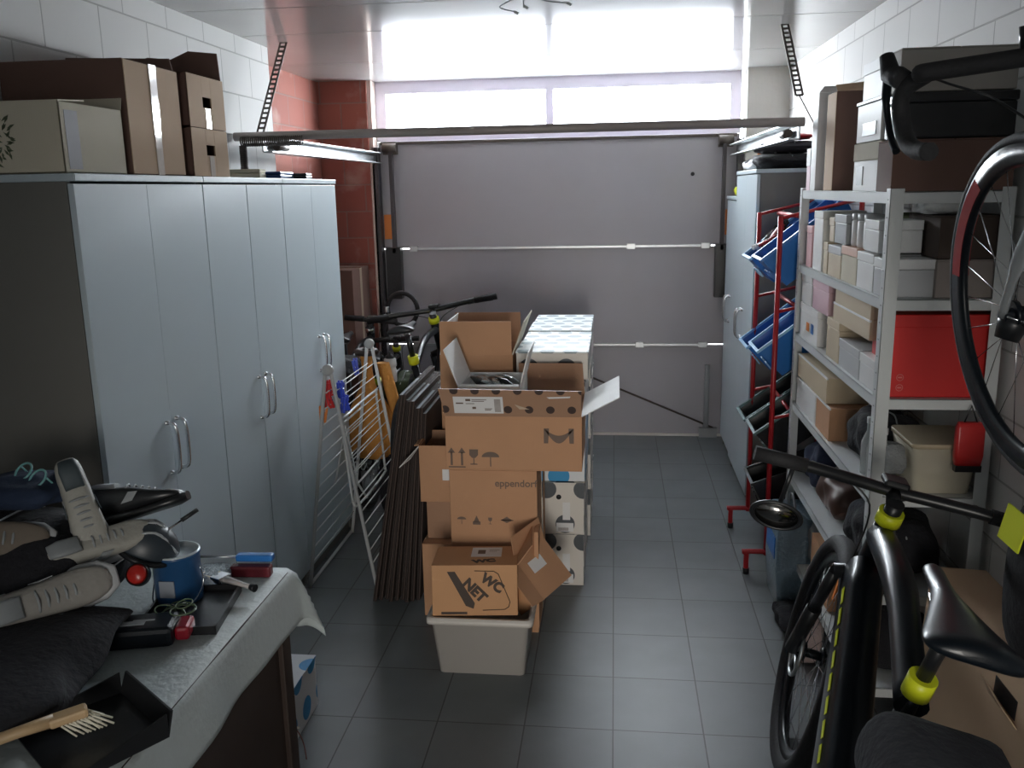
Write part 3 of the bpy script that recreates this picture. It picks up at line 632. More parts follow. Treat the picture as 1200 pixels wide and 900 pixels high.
# folded wing inside
wg = MB()
w0, w1 = Vector((.05, .10, .80)), Vector((.12, .10, .38))
wg.tube(smooth([(.06, .06, .42), (.035, .06, .78), (.045, .12, .83), (.045, .60, .83), (.035, .66, .78), (.06, .66, .42), (.07, .6, .38), (.07, .12, .38), (.06, .06, .42)], 4), .006, 8)
for k in range(7): q = k/6; wg.cyl((.04+.02*q, .06, .80-.4*q), (.04+.02*q, .66, .80-.4*q), .0025, 6)
wg.build('folded_wing', WIRE, t)
wg2 = MB().tube([(-.10, .3, .42), (-.03, .3, .72), (.02, .3, .42), (.06, .3, .35)], .006, 8).build('wing_brace', WIRE, t)
def pegs(name, lab, y, z, x, m, n, cat='clothes pegs', ts=1):
    for k in range(n):
        o = thing('clothes_peg', lab, 'clothes peg', (x+rnd.uniform(-.008, .008), y+k*.017, z+rnd.uniform(-.012, .012)), (R(rnd.uniform(-14, 14)), R(rnd.uniform(-12, 12)), rnd.uniform(-.3, .3)), name)
        MB().box(-.012, -.005, -.06, -.002, .005, .012).build('peg_half', m, o, bevel=.001)
        MB().box(.002, -.005, -.06, .012, .005, .012).build('peg_half', m, o, bevel=.001)
        MB().cyl((-.013, 0, -.02), (.013, 0, -.02), .004, 8).build('peg_spring', CHR, o)
pegs('red pegs on the drying rack', 'red plastic clothes peg clipped near the top of the drying rack', .02+3.86, .985, -1.315, REDP, 4)
pegs('red pegs lower', 'red plastic clothes peg in the lower row on the drying rack', 3.87, .93, -1.325, REDP, 3)
pegs('orange pegs on the drying rack', 'orange clothes peg hanging below the red ones', 3.855, .87, -1.333, ORG, 2)
BP = mat('royal_blue_plastic', (.03, .07, .55), .35)
pegs('blue pegs on the drying rack', 'blue plastic clothes peg clipped on the right side of the drying rack', 3.90, .975, -1.265, BP, 5)
pegs('blue pegs lower', 'blue plastic clothes peg in the lower row of blue pegs', 3.90, .90, -1.25, BP, 4)
pegs('blue pegs at the far end', 'blue clothes peg at the far end of the drying rack', 4.38, .99, -1.33, BP, 3)

# orange jacket hanging behind
t = thing('orange_jacket', 'orange brown jacket draped behind the drying rack', 'jacket', (-1.36, 4.72, 0))
mb = MB(); ring = []
for i in range(13):
    z = .38+.60*i/12; wv_ = .10+.05*math.sin(i*.5)-.05*(i/12)**3
    ring.append([Vector((math.cos(a_)*wv_*(1+.12*math.sin(5*a_+i*.3)), math.sin(a_)*.05*(1+.2*math.sin(4*a_+i*.5)), z)) for a_ in [2*PI*j/28 for j in range(28)]])
mb.loft(ring).build('jacket_body', ORF, t)
mb = MB(); mb.loft([[Vector((.085+.02*i+math.cos(a_)*.035, .02+math.sin(a_)*.035, .92-.085*i)) for a_ in [2*PI*j/12 for j in range(12)]] for i in range(5)]).build('sleeve', ORF, t)
mb = MB(); mb.torus((0, 0, .985), (0, 0, 1), .05, .018, 20).build('collar', DWD, t)

# ================================================================= BICYCLE BUILDER
def wheel(parent, c, rad, tyre_r, disc=True, nsp=24, decal=None, rot=None, deep=.0, name='wheel', spoke=CHR, rimm=GLB, thick=1):
    """wheel in the x-z plane, c hub centre"""
    c = Vector(c); X = (lambda v: c+(rot @ (Vector(v)-c)) if rot else Vector(v))
    ax = Vector((0, 1, 0)); ax = rot @ ax if rot else ax
    tyre = MB().torus(c, ax, rad-tyre_r, tyre_r, 56, 10)
    w_ = tyre.build('tyre', BLKM, parent)
    rr = rad-2*tyre_r
    x_ = Vector((0, 0, 1)); x_ = (x_-ax*x_.dot(ax)).normalized(); y_ = ax.cross(x_)
    def pt(r, an, o=0): return c+(x_*math.cos(an)+y_*math.sin(an))*r+ax*o
    mb = MB(); n = 56; hw = .012
    prof = [(rr+.004, -hw), (rr+.004, hw), (rr-.02-deep, hw*.7), (rr-.028-deep, 0), (rr-.02-deep, -hw*.7)]
    vs_ = [pt(r, 2*PI*i/n, o) for i in range(n) for r, o in prof]; k = len(prof)
    fs = [(i*k+j, i*k+(j+1) % k, ((i+1) % n)*k+(j+1) % k, ((i+1) % n)*k+j) for i in range(n) for j in range(k)]
    mb.add(vs_, fs, True); mb.build('rim', rimm, w_)
    sp = MB()
    for i in range(nsp):
        an = 2*PI*i/nsp; o = .025 if i % 2 else -.025
        sp.cyl(pt(rr-.02-deep, an), pt(.022, an+(.55 if (i//2) % 2 else -.55), o), .0011 if thick == 1 else .0013, 4)
    sp.build('spokes', spoke, w_)
    MB().cyl(c-ax*.05, c+ax*.05, .014).cyl(c-ax*.032, c-ax*.022, .028).cyl(c+ax*.022, c+ax*.032, .028).build('hub', GLB, w_)
    if disc:
        d = MB(); d.torus(c+ax*.045, ax, .075, .006, 32, 6)
        for i in range(5): d.cyl(pt(.02, i*1.257, .045), pt(.072, i*1.257+.4, .045), .004, 5)
        d.build('brake_disc', STEEL, w_)
    if decal:
        m_, spans = decal; dm = MB()
        for a0, a1 in spans:
            N_ = max(3, int((a1-a0)/.08))
            for sgn in (-1, 1):
                for i in range(N_):
                    p, q = a0+(a1-a0)*i/N_, a0+(a1-a0)*(i+1)/N_
                    dm.slab([pt(rr-.002, p, sgn*(hw+.0008)), pt(rr-.002, q, sgn*(hw+.0008)), pt(rr-.018-deep, q, sgn*(hw*.72+.001)), pt(rr-.018-deep, p, sgn*(hw*.72+.001))], ax*.0008*sgn)
        dm.build('rim_decal', m_, w_)
    return w_

def bicycle(name, lab, loc, yaw, lean, kind='mtb', scale=1, frame_m=GLB, accent=YEL, steer=0, barw=.72, rod=None, wr=.36, tr=.028, ebike=False, detail=True, lights=False):
    """x forward, z up, origin on the ground under the rear hub"""
    M0 = Matrix.Rotation(yaw, 4, 'Z') @ Matrix.Rotation(lean, 4, 'X')
    t = thing(name, lab, 'bicycle', loc, M0.to_euler(), None, scale)
    road = kind == 'road'
    wb = 1.0 if road else 1.14
    rh = Vector((0, 0, wr)); fh = Vector((wb, 0, wr)); bb = Vector((.42, 0, wr-.06))
    sc_ = Vector((.27, 0, .76 if road else .80)); ht = Vector((.80 if road else .86, 0, .745 if road else .90)); hb = Vector((.835 if road else .925, 0, .63 if road else .74))
    fr = MB()
    dt = .034 if ebike else (.022 if road else .024)
    # flattened deep tubes: two tubes side by side + web
    if ebike:
        ring = []
        for i in range(9):
            q = i/8; p = bb.lerp(hb, q); dr = (hb-bb).normalized(); nn = Vector((-dr.z, 0, dr.x))
            hh = .098-.028*q; ww = .054-.010*q
            ring.append([p+nn*hh*(abs(math.cos(a_))**.6*(1 if math.cos(a_) > 0 else -1))+Vector((0, 1, 0))*ww*(abs(math.sin(a_))**.6*(1 if math.sin(a_) > 0 else -1)) for a_ in [2*PI*j/20 for j in range(20)]])
        fr.loft(ring)
    else: fr.tube([bb, hb], dt, 12)
    fr.tube([hb, ht], .026, 14)
    fr.tube(smooth([sc_+Vector((.0, 0, -.05)), sc_.lerp(ht, .5)+Vector((0, 0, .0)), ht+Vector((.005, 0, -.04))], 5), [.032 if ebike else .018]*5+[.036 if ebike else .02]*6, 14)
    fr.tube([bb, sc_], .019, 12)
    for s in (-1, 1):
        fr.tube(smooth([bb+Vector((0, s*.03, 0)), bb.lerp(rh, .4)+Vector((0, s*.048, .0)), rh+Vector((0, s*.062, 0))], 4), .011, 8)
        fr.tube(smooth([sc_+Vector((.0, s*.02, -.08)), sc_.lerp(rh, .5)+Vector((0, s*.05, 0)), rh+Vector((0, s*.062, 0))], 4), .009, 8)
    fr.cyl(bb-Vector((0, .04, 0)), bb+Vector((0, .04, 0)), .026 if not ebike else .07)
    F = fr.build('frame', frame_m, t)
    MB().cyl(sc_-Vector((-.006, 0, .025)), sc_+Vector((-.004, 0, .018)), .027, 16).build('seat_clamp', accent, t)
    MB().cyl(ht+Vector((-.003, 0, .002)), ht+Vector((-.012, 0, .034)), .031, 16).build('headset_ring', accent, t)
    MB().cyl(sc_, sc_+Vector((-.035, 0, .13)), .0145).build('seat_post', BLK, t)
    # saddle
    sk = 1.22 if ebike else 1
    sd = MB(); S = sc_+Vector((-.04, 0, .16)); ring = []
    for i in range(13):
        q = i/12; x = (.16-.29*q)*sk; w_ = (.018+.062*max(0, (q-.28)/.72)**1.1 if q > .28 else .018+.002*q)*sk
        if q > .93: w_ *= .9
        zt = .012+.018*q**2; hh = .012+.02*q
        cr = []
        for j in range(16):
            a_ = 2*PI*j/16; cy = math.cos(a_); sz = math.sin(a_)
            cr.append(S+Vector((x, cy*w_, zt+(sz*.012 if sz > 0 else sz*hh)-(cy*cy)*.014*(q+.3))))
        ring.append(cr)
    def shr(r_, k, dx): cc = sum(r_, Vector((0, 0, 0)))/len(r_); return [cc+(p-cc)*k+Vector((dx, 0, 0)) for p in r_]
    ring = [shr(ring[0], .15, .010*sk), shr(ring[0], .7, .006*sk)]+ring+[shr(ring[-1], .75, -.010*sk), shr(ring[-1], .2, -.014*sk)]
    sd.loft(ring); so = sd.build('saddle', GLB if lab.find('foreground') >= 0 or ebike else BLK, t, sub=1)
    MB().tube([S+Vector((.10, .02, -.005)), S+Vector((.0, .02, -.03)), S+Vector((-.09, .03, -.01))], .004, 6).tube([S+Vector((.10, -.02, -.005)), S+Vector((.0, -.02, -.03)), S+Vector((-.09, -.03, -.01))], .004, 6).build('saddle_rails', CHR, so)
    # steering group
    sa = (ht-hb).normalized(); rs = Matrix.Rotation(steer, 3, sa)
    def S_(v): v = Vector(v); return hb+rs @ (v-hb)
    fk = MB()
    cr = hb+Vector((.012, 0, -.03))
    for s in (-1, 1):
        if road: fk.tube([S_(p) for p in smooth([cr+Vector((0, s*.02, .02)), cr+Vector((.01, s*.042, -.05)), cr.lerp(fh, .6)+Vector((-.005, s*.05, 0)), fh+Vector((0, s*.05, 0))], 4)], [.017]*4+[.014]*5+[.009]*4, 10)
        else:
            fk.tube([S_(cr+Vector((0, s*.06, .0))), S_(cr.lerp(fh, .5)+Vector((0, s*.06, 0)))], .016, 10); fk.tube([S_(cr.lerp(fh, .45)+Vector((0, s*.06, 0))), S_(fh+Vector((0, s*.06, 0)))], .021, 10)
    fk.tube([S_(cr+Vector((0, -.065, 0))), S_(cr+Vector((0, 0, .015))), S_(cr+Vector((0, .065, 0)))], .02 if not road else .014, 10)
    fk.build('fork', frame_m if road else BLK, t)
    st = ht+(ht-hb).normalized()*.045
    bc = st+Vector((.075 if road else .05, 0, .012 if road else .03))
    MB().cyl(S_(ht), S_(st+sa*.02), .021).tube([S_(st), S_(bc)], .018, 12).build('stem', BLK, t)
    if road:
        for s in (-1, 1):
            pts = [bc, bc+Vector((0, s*.10, 0)), bc+Vector((.005, s*.225, .0)), bc+Vector((.05, s*.205, .0)), bc+Vector((.085, s*.232, -.02)), bc+Vector((.095, s*.235, -.06)), bc+Vector((.07, s*.237, -.105)), bc+Vector((.02, s*.24, -.125)), bc+Vector((-.04, s*.24, -.13))]
            MB().tube([S_(p) for p in smooth(pts, 5)], .0155, 12).build('drop_bar', BLKM, t)
            h0 = bc+Vector((.075, s*.232, -.005))
            hd = MB().tube([S_(h0), S_(h0+Vector((.035, 0, .012))), S_(h0+Vector((.07, 0, .02))), S_(h0+Vector((.085, 0, .055)))], [.018, .019, .018, .013], 12).build('brake_hood', BLKM, t)
            MB().tube([S_(p) for p in smooth([h0+Vector((.083, 0, .02)), h0+Vector((.10, 0, -.03)), h0+Vector((.085, 0, -.09)), h0+Vector((.06, 0, -.12))], 4)], [.009]*4+[.007]*9, 8).build('brake_lever', GLB, hd)
        MB().tube([S_(p) for p in smooth([bc+Vector((.07, .20, 0)), bc+Vector((.11, .14, -.02)), bc+Vector((.11, .06, -.06)), hb+Vector((.04, 0, .02))], 6)], .0025, 6).build('brake_cable', BLK, t)
        MB().cyl(S_(bc+Vector((0, .06, .012))), S_(bc+Vector((.0, .06, .05))), .012).box(-.02+bc.x, bc.y-.035, bc.z+.02, bc.x+.05, bc.y+.025, bc.z+.04).build('computer_mount', BLK, t)
    else:
        hwid = barw/2
        pts = [bc+Vector((-.035, -hwid, .012)), bc+Vector((-.025, -hwid*.6, .012)), bc+Vector((-.005, -hwid*.25, .004)), bc, bc+Vector((-.005, hwid*.25, .004)), bc+Vector((-.025, hwid*.6, .012)), bc+Vector((-.035, hwid, .012))]
        MB().tube([S_(p) for p in smooth(pts, 4)], .0155, 12).build('handlebar', BLK, t)
        for s in (-1, 1):
            g = MB().tube([S_(bc+Vector((-.035, s*hwid, .012))), S_(bc+Vector((-.027, s*(hwid-.13), .012)))], .019, 12).build('grip', BLKM, t)
            MB().tube([S_(p) for p in smooth([bc+Vector((0, s*(hwid-.155), .0)), bc+Vector((.045, s*(hwid-.12), -.008)), bc+Vector((.055, s*(hwid-.03), -.012))], 4)], .0065, 8).cyl(S_(bc+Vector((-.02, s*(hwid-.17), .008))), S_(bc+Vector((.03, s*(hwid-.15), .0))), .014).build('brake_lever', GLB, t)
            MB().tube([S_(p) for p in smooth([bc+Vector((.03, s*(hwid-.17), .0)), bc+Vector((.11, s*hwid*.35, -.02)), bc+Vector((.10, s*.02, -.08)), hb+Vector((.05, s*.02, 0))], 6)], .0026, 6).build('brake_cable', BLK, t)
        MB().box(-.02+bc.x, -.03, bc.z+.012, .05+bc.x, .03, bc.z+.03).build('display_unit', BLK, t, bevel=.006)
    wheel(t, rh, wr, tr, disc=not road, deep=.0 if not road else .012)
    if detail or not rod: pass
    rr_ = Matrix.Rotation(steer, 3, sa)
    c2 = S_(fh)
    wheel(t, c2, wr, tr, disc=not road, rot=rr_ if abs(steer) > 1e-4 else None, decal=rod, deep=.012 if road else 0)
    # drivetrain
    cs = Vector((0, -.055, 0))
    MB().torus(bb+cs, (0, 1, 0), .075, .005, 36, 6).cyl(bb+cs*1.0-Vector((0, .003, 0)), bb+cs+Vector((0, .003, 0)), .05).build('chainring', GLB, t)
    for s, an in ((-1, .6), (1, .6+PI)):
        e = bb+Vector((math.cos(an)*.17, s*.075, math.sin(an)*.17)); a_ = MB().tube([bb+Vector((0, s*.06, 0)), e], [.014, .011], 8).build('crank_arm', BLK, t)
        MB().box(e.x-.045, min(e.y, e.y+s*.10), e.z-.010, e.x+.045, max(e.y, e.y+s*.10), e.z+.010).build('pedal', BLK, a_, bevel=.004)
    ch = MB(); p0 = rh+cs+Vector((0, 0, .04)); p1 = bb+cs+Vector((0, 0, .075)); p2 = bb+cs-Vector((0, 0, .075)); p3 = rh+cs-Vector((0, 0, .04))
    ch.tube([p0, p1], .004, 6).tube([p2, rh+cs+Vector((.02, 0, -.13)), p3], .004, 6).build('chain', STEEL, t)
    MB().lathe([(.02, -.02), (.05, -.015), (.05, .0), (.03, .01)], rh+cs*.8, (0, 1, 0), 20).build('cassette', STEEL, t)
    return t, dict(bb=bb, hb=hb, ht=ht, sc=sc_)

# ================================================================= RIGHT SIDE: far wardrobes
G = 'white cabinets along the right wall'
wardrobe('wardrobe', 'tall white wardrobe on the right behind the red crate rack', .765, 5.05, 5.86, 1.93, .40, -1, hz=1.03, grp=G)
wardrobe('wardrobe', 'lower white cabinet on the right next to the garage door', .775, 5.87, 6.40, 1.775, .39, -1, hz=1.03, grp=G)
# things on the far wardrobes
def soft_bag(name, lab, c, sx, sy, sz, m, seed=1, cat='bag', parts=True, rz=0):
    t = thing(name, lab, cat, c, (0, 0, rz)); r = random.Random(seed); ph = [r.uniform(0, 6) for _ in range(6)]
    ring = []; n = 28
    for i in range(15):
        q = -1+2*i/14; cr = []
        e = (1-abs(q)**3.0)**.45 if abs(q) < 1 else 0.02; e = max(e, .04)
        for j in range(n):
            a_ = 2*PI*j/n; cx = abs(math.cos(a_))**.65*(1 if math.cos(a_) > 0 else -1); cz = abs(math.sin(a_))**.65*(1 if math.sin(a_) > 0 else -1)
            wob = 1+.07*math.sin(3*a_+ph[0]+q*4)+.05*math.sin(7*a_+ph[1]-q*6)+.05*math.sin(q*9+ph[2])
            z = cz*sz*e*wob; z = max(z, -sz*.96)
            cr.append(Vector((cx*sx*(.75+.25*e)*wob, q*sy, z+sz*.96)))
        ring.append(cr)
    MB().loft(ring).build('bag_body', m, t, sub=1)
    if parts:
        MB().tube(smooth([(-sx*.4, -sy*.5, sz*1.9), (-sx*.3, -sy*.2, sz*2.15), (-sx*.3, sy*.2, sz*2.15), (-sx*.4, sy*.5, sz*1.9)], 5), .008, 6).build('strap', BLK, t)
        MB().tube(smooth([(0, -sy*.9, sz*1.5), (.01, -sy*.4, sz*1.97), (0, .0, sz*2.0), (.01, sy*.5, sz*1.95), (0, sy*.9, sz*1.5)], 5), .003, 5).build('zip', GRY, t)
    return t
soft_bag('sports_bag', 'black folded bag on the tall right wardrobe', (.96, 5.40, 1.93), .18, .30, .045, BLKF, 3)
soft_bag('sports_bag', 'dark grey bag on top of the black bag, right wardrobe', (.98, 5.42, 2.017), .15, .26, .035, mat('dark_grey_fabric', (.05, .05, .06), .8, bump=.4), 4)
soft_bag('cloth_bundle', 'white crumpled cloth bundle on the right wardrobe edge', (.83, 5.55, 1.932), .06, .22, .03, mat('white_cloth', (.6, .6, .62), .8, bump=.4), 5, 'cloth', False)
soft_bag('cloth_bundle', 'red folded cloth on the bags of the right wardrobe', (.98, 5.30, 2.087), .10, .12, .018, REDM, 6, 'cloth', False)
soft_bag('cloth_bundle', 'orange cloth bundle above the right wardrobe', (.93, 5.72, 2.02), .07, .10, .05, ORG, 8, 'cloth', False)
soft_bag('cloth_bundle', 'yellow cloth lying on the low right cabinet', (.84, 6.12, 1.777), .05, .10, .035, YEL, 9, 'cloth', False)
soft_bag('sports_bag', 'small black bag on the low right cabinet', (.95, 6.14, 1.777), .05, .16, .05, BLKF, 10)

# ---- red rack with tilted crates
t = thing('crate_rack', 'red tubular metal rack holding tilted crates', 'rack', (.80, 4.43, 0))
for y in (-.30, .30):
    MB().tube([(-.065, y, .10), (-.065, y, 1.71)], .012, 8).build('upright', REDM, t)
    MB().tube([(.28, y, .10), (.28, y, 1.80)], .012, 8).build('upright', REDM, t)
    MB().tube(smooth([(-.155, y, 0), (-.155, y, .10), (-.14, y, .115), (.30, y, .115), (.32, y, .10), (.32, y, 0)], 3), .013, 8).build('foot', REDM, t)
    MB().cyl((-.155, y, -.0), (-.155, y, .03), .016).build('foot_cap', BLK, t)
    for z in (.28, .78, 1.28, 1.70): MB().cyl((-.065, y, z), (.28, y, z+.08), .008, 6).build('side_bar', REDM, t)
for z in (.30, .80, 1.30, 1.705): MB().cyl((.03, -.30, z), (.03, .30, z), .010, 8).build('cross_bar', REDM, t)
for z in (.40, .90, 1.40, 1.79): MB().cyl((.28, -.30, z+.0), (.28, .30, z+.0), .010, 8).build('cross_bar', REDM, t)
def crate(lab, y, z, m, rim, tilt=38, L=.40, W=.25, H=.16, grp=None):
    t = thing('storage_crate', lab, 'crate', (.875, y, z+.03), (0, R(-tilt), 0), grp)
    # local: x into rack (+) ; opening tilted toward the aisle
    a0, a1 = -.14, .30; o = .02
    def rg(e, zz): return [Vector((a0-e, -W/2-e, zz)), Vector((a1+e, -W/2-e, zz)), Vector((a1+e, W/2+e, zz)), Vector((a0-e, W/2+e, zz))]
    mb = MB(); 
    rings = [rg(-o, 0), rg(0, H), rg(-.004, H), rg(-o-.004, .004)]
    vs_ = [p for r_ in rings for p in r_]; fs = [(i*4+k, i*4+(k+1) % 4, (i+1)*4+(k+1) % 4, (i+1)*4+k) for i in range(3) for k in range(4)]+[(3, 2, 1, 0), (12, 13, 14, 15)]
    mb.add(vs_, fs).build('crate_body', m, t)
    r1, r2 = rg(.008, H), rg(-.006, H)
    q = MB()
    for k in range(4):
        j = (k+1) % 4; q.slab([r1[k], r1[j], r2[j], r2[k]], (0, 0, .012))
    q.build('crate_rim', rim, t)
    for k in (-.06, 0, .06): MB().box(a0-.004, k-.02, .05, a0+.002, k+.02, .09).build('grip_slot', rim, t)
    return t
PB = mat('pale_blue_rim', (.25, .50, .72), .3)
crate('tilted blue crate at the top far position of the red rack', 4.60, 1.42, BLU, PB)
crate('tilted blue crate at the top near position of the red rack', 4.27, 1.44, BLU, BLU, 38)
crate('tilted blue crate at the middle far position of the red rack', 4.60, .98, BLU, PB)
crate('tilted blue crate at the middle near position of the red rack', 4.27, 1.02, BLU, PB)
DG = mat('dark_green_rim', (.10, .17, .17), .4)
crate('tilted black crate below the blue crates, far position', 4.60, .60, BLK, DG, 36)
crate('tilted black crate below the blue crates, near position', 4.27, .62, BLK, DG, 36)
crate('tilted black crate near the foot of the red rack', 4.43, .26, BLK, BLK, 20)
for k in range(9):
    o = thing('glove', 'dark work glove with white cuff heaped in the top blue crate', 'glove', (.74+.022*(k % 3)+.03*(k//3), 4.50+.03*(k % 4), 1.575+.022*(k//3)), (rnd.uniform(-.5, .5), rnd.uniform(-.9, -.3), rnd.uniform(-.6, .6)), 'gloves in the top crate')
    MB().loft([[Vector((x, math.cos(a_)*w_, math.sin(a_)*.009)) for a_ in [2*PI*j/10 for j in range(10)]] for x, w_ in ((-.05, .02), (-.02, .026), (.02, .026), (.045, .018))]).build('palm', BLKF if k % 2 else REDM, o)
    for j in range(4): MB().tube([(.035, -.018+.012*j, 0), (.075-.006*abs(j-1.5), -.022+.0145*j, .004)], [.0065, .005], 6).build('finger', BLKF, o)
    MB().loft([[Vector((x, math.cos(a_)*w_, math.sin(a_)*.012)) for a_ in [2*PI*j/10 for j in range(10)]] for x, w_ in ((-.075, .024), (-.05, .021))]).build('cuff', WHI, o)

# ================================================================= METAL SHELF
SX0, SX1, SY0, SY1 = .80, 1.15, 2.76, 4.06
LV = [.22, .55, .885, 1.20, 1.505, 1.82]
t = thing('shelving_unit', 'white metal shelving unit loaded with boxes along the right wall', 'shelf', (SX0, SY0, 0))
W_, L_ = SX1-SX0, SY1-SY0
for x, sx in ((0, 1), (W_, -1)):
    for y, sy in ((0, 1), (L_, -1)):
        m_ = MB().box(min(x, x+sx*.040), min(y, y+sy*.003), 0, max(x, x+sx*.040), max(y, y+sy*.003), 1.83).box(min(x, x+sx*.003), min(y, y+sy*.040), 0, max(x, x+sx*.003), max(y, y+sy*.040), 1.83)
        p = m_.build('post', WHM, t, bevel=.001)
        if x == 0:
            hs = MB()
            for k in range(34): z = .08+k*.052; hs.box(x-.0006, y+sy*.014, z, x+.0002, y+sy*.026, z+.004) if sy > 0 else hs.box(x-.0006, y-.026, z, x+.0002, y-.014, z+.004)
            tag(hs.build('bolt_slots', GRY, p), kind='stuff')
for z in LV:
    MB().box(.003, .003, z-.004, W_-.003, L_-.003, z).box(.003, .003, z-.034, .006, L_-.003, z).box(W_-.006, .003, z-.034, W_-.003, L_-.003, z).box(.003, .003, z-.034, W_-.003, .006, z).box(.003, L_-.006, z-.034, W_-.003, L_-.003, z).build('shelf_board', WHM, t, bevel=.001)
def sbox(name, lab, cat, y0, y1, z0, h, m, d=.14, x=.815, top=None, lidm=None, lidh=.03, rz=0):
    t = thing(name, lab, cat, (x+d/2, (y0+y1)/2, z0), (0, 0, rz)); a, b = d/2, abs(y1-y0)/2-.002
    MB().box(-a, -b, 0, a, b, h-lidh-.001).build('box_body', m, t, bevel=.002)
    MB().box(-a-.002, -b-.0015, h-lidh, a+.002, b+.0015, h).build('lid', lidm or m, t, bevel=.002)
    return t
Z = LV[4]+.0005
# lower layer on the second shelf, then the layer on top of it
for y0, y1, h, m, lm, lab in ((2.80, 2.93, .115, LGR, WHC, 'pale grey lidded box at the near post'), (2.935, 3.13, .12, WHC, WHC, 'white lidded box in the lower layer'), (3.135, 3.345, .125, CREAM, mat('salmon_card', (.68, .42, .32), .6), 'box with salmon lid in the lower layer'), (3.35, 3.55, .115, GOLD, LGR, 'tan box with grey lid in the lower layer'), (3.56, 3.63, .12, GOLD, GOLD, 'thin tan box at the end of the lower layer')):
    sbox('small_box', lab+', second shelf from the top', 'box', y0, y1, Z, h, m, .14, lidm=lm)
Z2 = Z+.127
for y0, y1, h, m, lm, lab in ((2.90, 3.06, .10, WHC, WHC, 'white box with folded lid in the upper layer'), (3.30, 3.47, .105, GRY, GRY, 'grey-lidded box in the upper layer'), (3.475, 3.55, .09, GOLD, GOLD, 'slim tan box in the upper layer')):
    sbox('small_box', lab+', second shelf from the top', 'box', y0, y1, Z2, h, m, .13, lidm=lm)
for k, y in enumerate((3.105, 3.185, 3.26)):
    o = thing('plastic_jar', ['white jar with ribbed lid beside the folded-lid box', 'white jar in the middle of three on the shelf', 'white jar next to the grey-lidded box'][k], 'jar', (.86, y, Z2))
    MB().lathe([(0, 0), (.034, 0), (.036, .01), (.036, .085), (.030, .092), (0, .092)]).build('jar_body', WHC, o)
    MB().lathe([(.034, .090), (.036, .092), (.036, .112), (.0, .114)]).build('jar_lid', LGR, o)
sbox('small_box', 'tall white box at the far end of the second shelf', 'box', 3.66, 3.82, Z, .235, WHC, .16)
sbox('small_box', 'narrow cream box standing upright by the tall white one', 'box', 3.85, 3.95, Z, .17, mat('rose_print', (.62, .35, .36), .6), .12)
soft_bag('cloth_bundle', 'greenish camouflage cloth behind the jars on the second shelf', (1.03, 3.25, Z2), .09, .34, .055, mat('olive_fabric', (.16, .19, .09), .9, var=.5, scale=14, bump=.4), 12, 'cloth', False)
soft_bag('plastic_bag', 'white plastic bag on the dark carton at the shelf end', (1.0, 2.90, Z+.245), .08, .07, .028, mat('white_film', (.7, .72, .72), .3, bump=.8), 13, 'bag', False)
t = closed_box('cardboard_carton', 'grey brown carton lying at the end of the second shelf', 'carton', .955, 2.785, Z, 1.14, 3.10, Z+.115, mat('grey_card', (.30, .26, .24), .8), seam='y')
t = closed_box('cardboard_carton', 'dark brown carton on the grey one at the shelf end', 'carton', .955, 2.785, Z+.117, 1.14, 3.08, Z+.243, mat('deep_brown_card', (.07, .05, .04), .85), seam='y')
# third shelf
Z = LV[3]+.0005
def kbox(lab, y0, y1, z0, h, m=GOLD, d=.2, x=.815, openb=True):
    t = thing('cardboard_tray', lab, 'box', (x+d/2, (y0+y1)/2, z0)); a, b = d/2, (y1-y0)/2-.002
    if openb: MB().box(-a, -b, 0, a, b, .004).box(-a, -b, .004, -a+.004, b, h).box(a-.004, -b, .004, a, b, h).box(-a+.004, -b, .004, a-.004, -b+.004, h).box(-a+.004, b-.004, .004, a-.004, b, h).build('tray_body', m, t)
    else: MB().box(-a, -b, 0, a, b, h).build('tray_body', m, t, bevel=.002)
    MB().box(-a-.0015, -b-.001, h-.006, -a+.0045, b+.001, h+.001).build('tray_edge', WHI, t)
    return t
sbox('small_box', 'white grey box under the tan trays, third shelf', 'box', 2.80, 3.02, Z, .10, WHC, .16)
sbox('small_box', 'white box with printed panel under the tan trays', 'box', 3.03, 3.30, Z, .10, LGR, .16)
sbox('small_box', 'tan box behind the white boxes on the third shelf', 'box', 3.31, 3.50, Z, .15, GOLD, .16)
t = sbox('small_box', 'white box with orange and blue logo at the far end, third shelf', 'box', 3.66, 4.0, Z, .145, WHC, .2)
MB().box(-.103, -.02, .04, -.1015, .03, .075).build('orange_logo', ORG, t); MB().box(-.103, -.10, .04, -.1015, -.055, .08).build('blue_logo', BLU, t)
kbox('lower tan cardboard tray on the third shelf', 2.93, 3.42, Z+.151, .065, GOLD, .18)
kbox('upper tan cardboard tray on the third shelf', 2.93, 3.40, Z+.217, .062, GOLD, .18)
sbox('small_box', 'white box standing beside the pink one, third shelf', 'box', 3.80, 4.0, Z+.147, .12, WHC, .15)
sbox('small_box', 'pink box on the third shelf left of the tan trays', 'box', 3.50, 3.78, Z+.147, .12, PINK, .16)
# red panel box at the near end, resting on the fourth shelf
t = thing('red_box', 'large bright red box at the near end of the shelving', 'box', (.985, 2.90, LV[3]+.0005)); 
MB().box(-.14, -.115, 0, .155, .10, .255).build('box_body', RED, t, bevel=.003); MB().box(-.142, -.117, .215, .157, .102, .256).build('lid', RED, t, bevel=.003)
mb = MB()
for z in (.062, .030): mb.torus((-.112, -.1165, z), (0, 1, 0), .010, .0012, 20, 5); mb.box(-.118, -.1172, z-.002, -.106, -.116, z+.002)
mb.build('faded_symbols', mat('pale_red_print', (.75, .22, .2), .5), t)
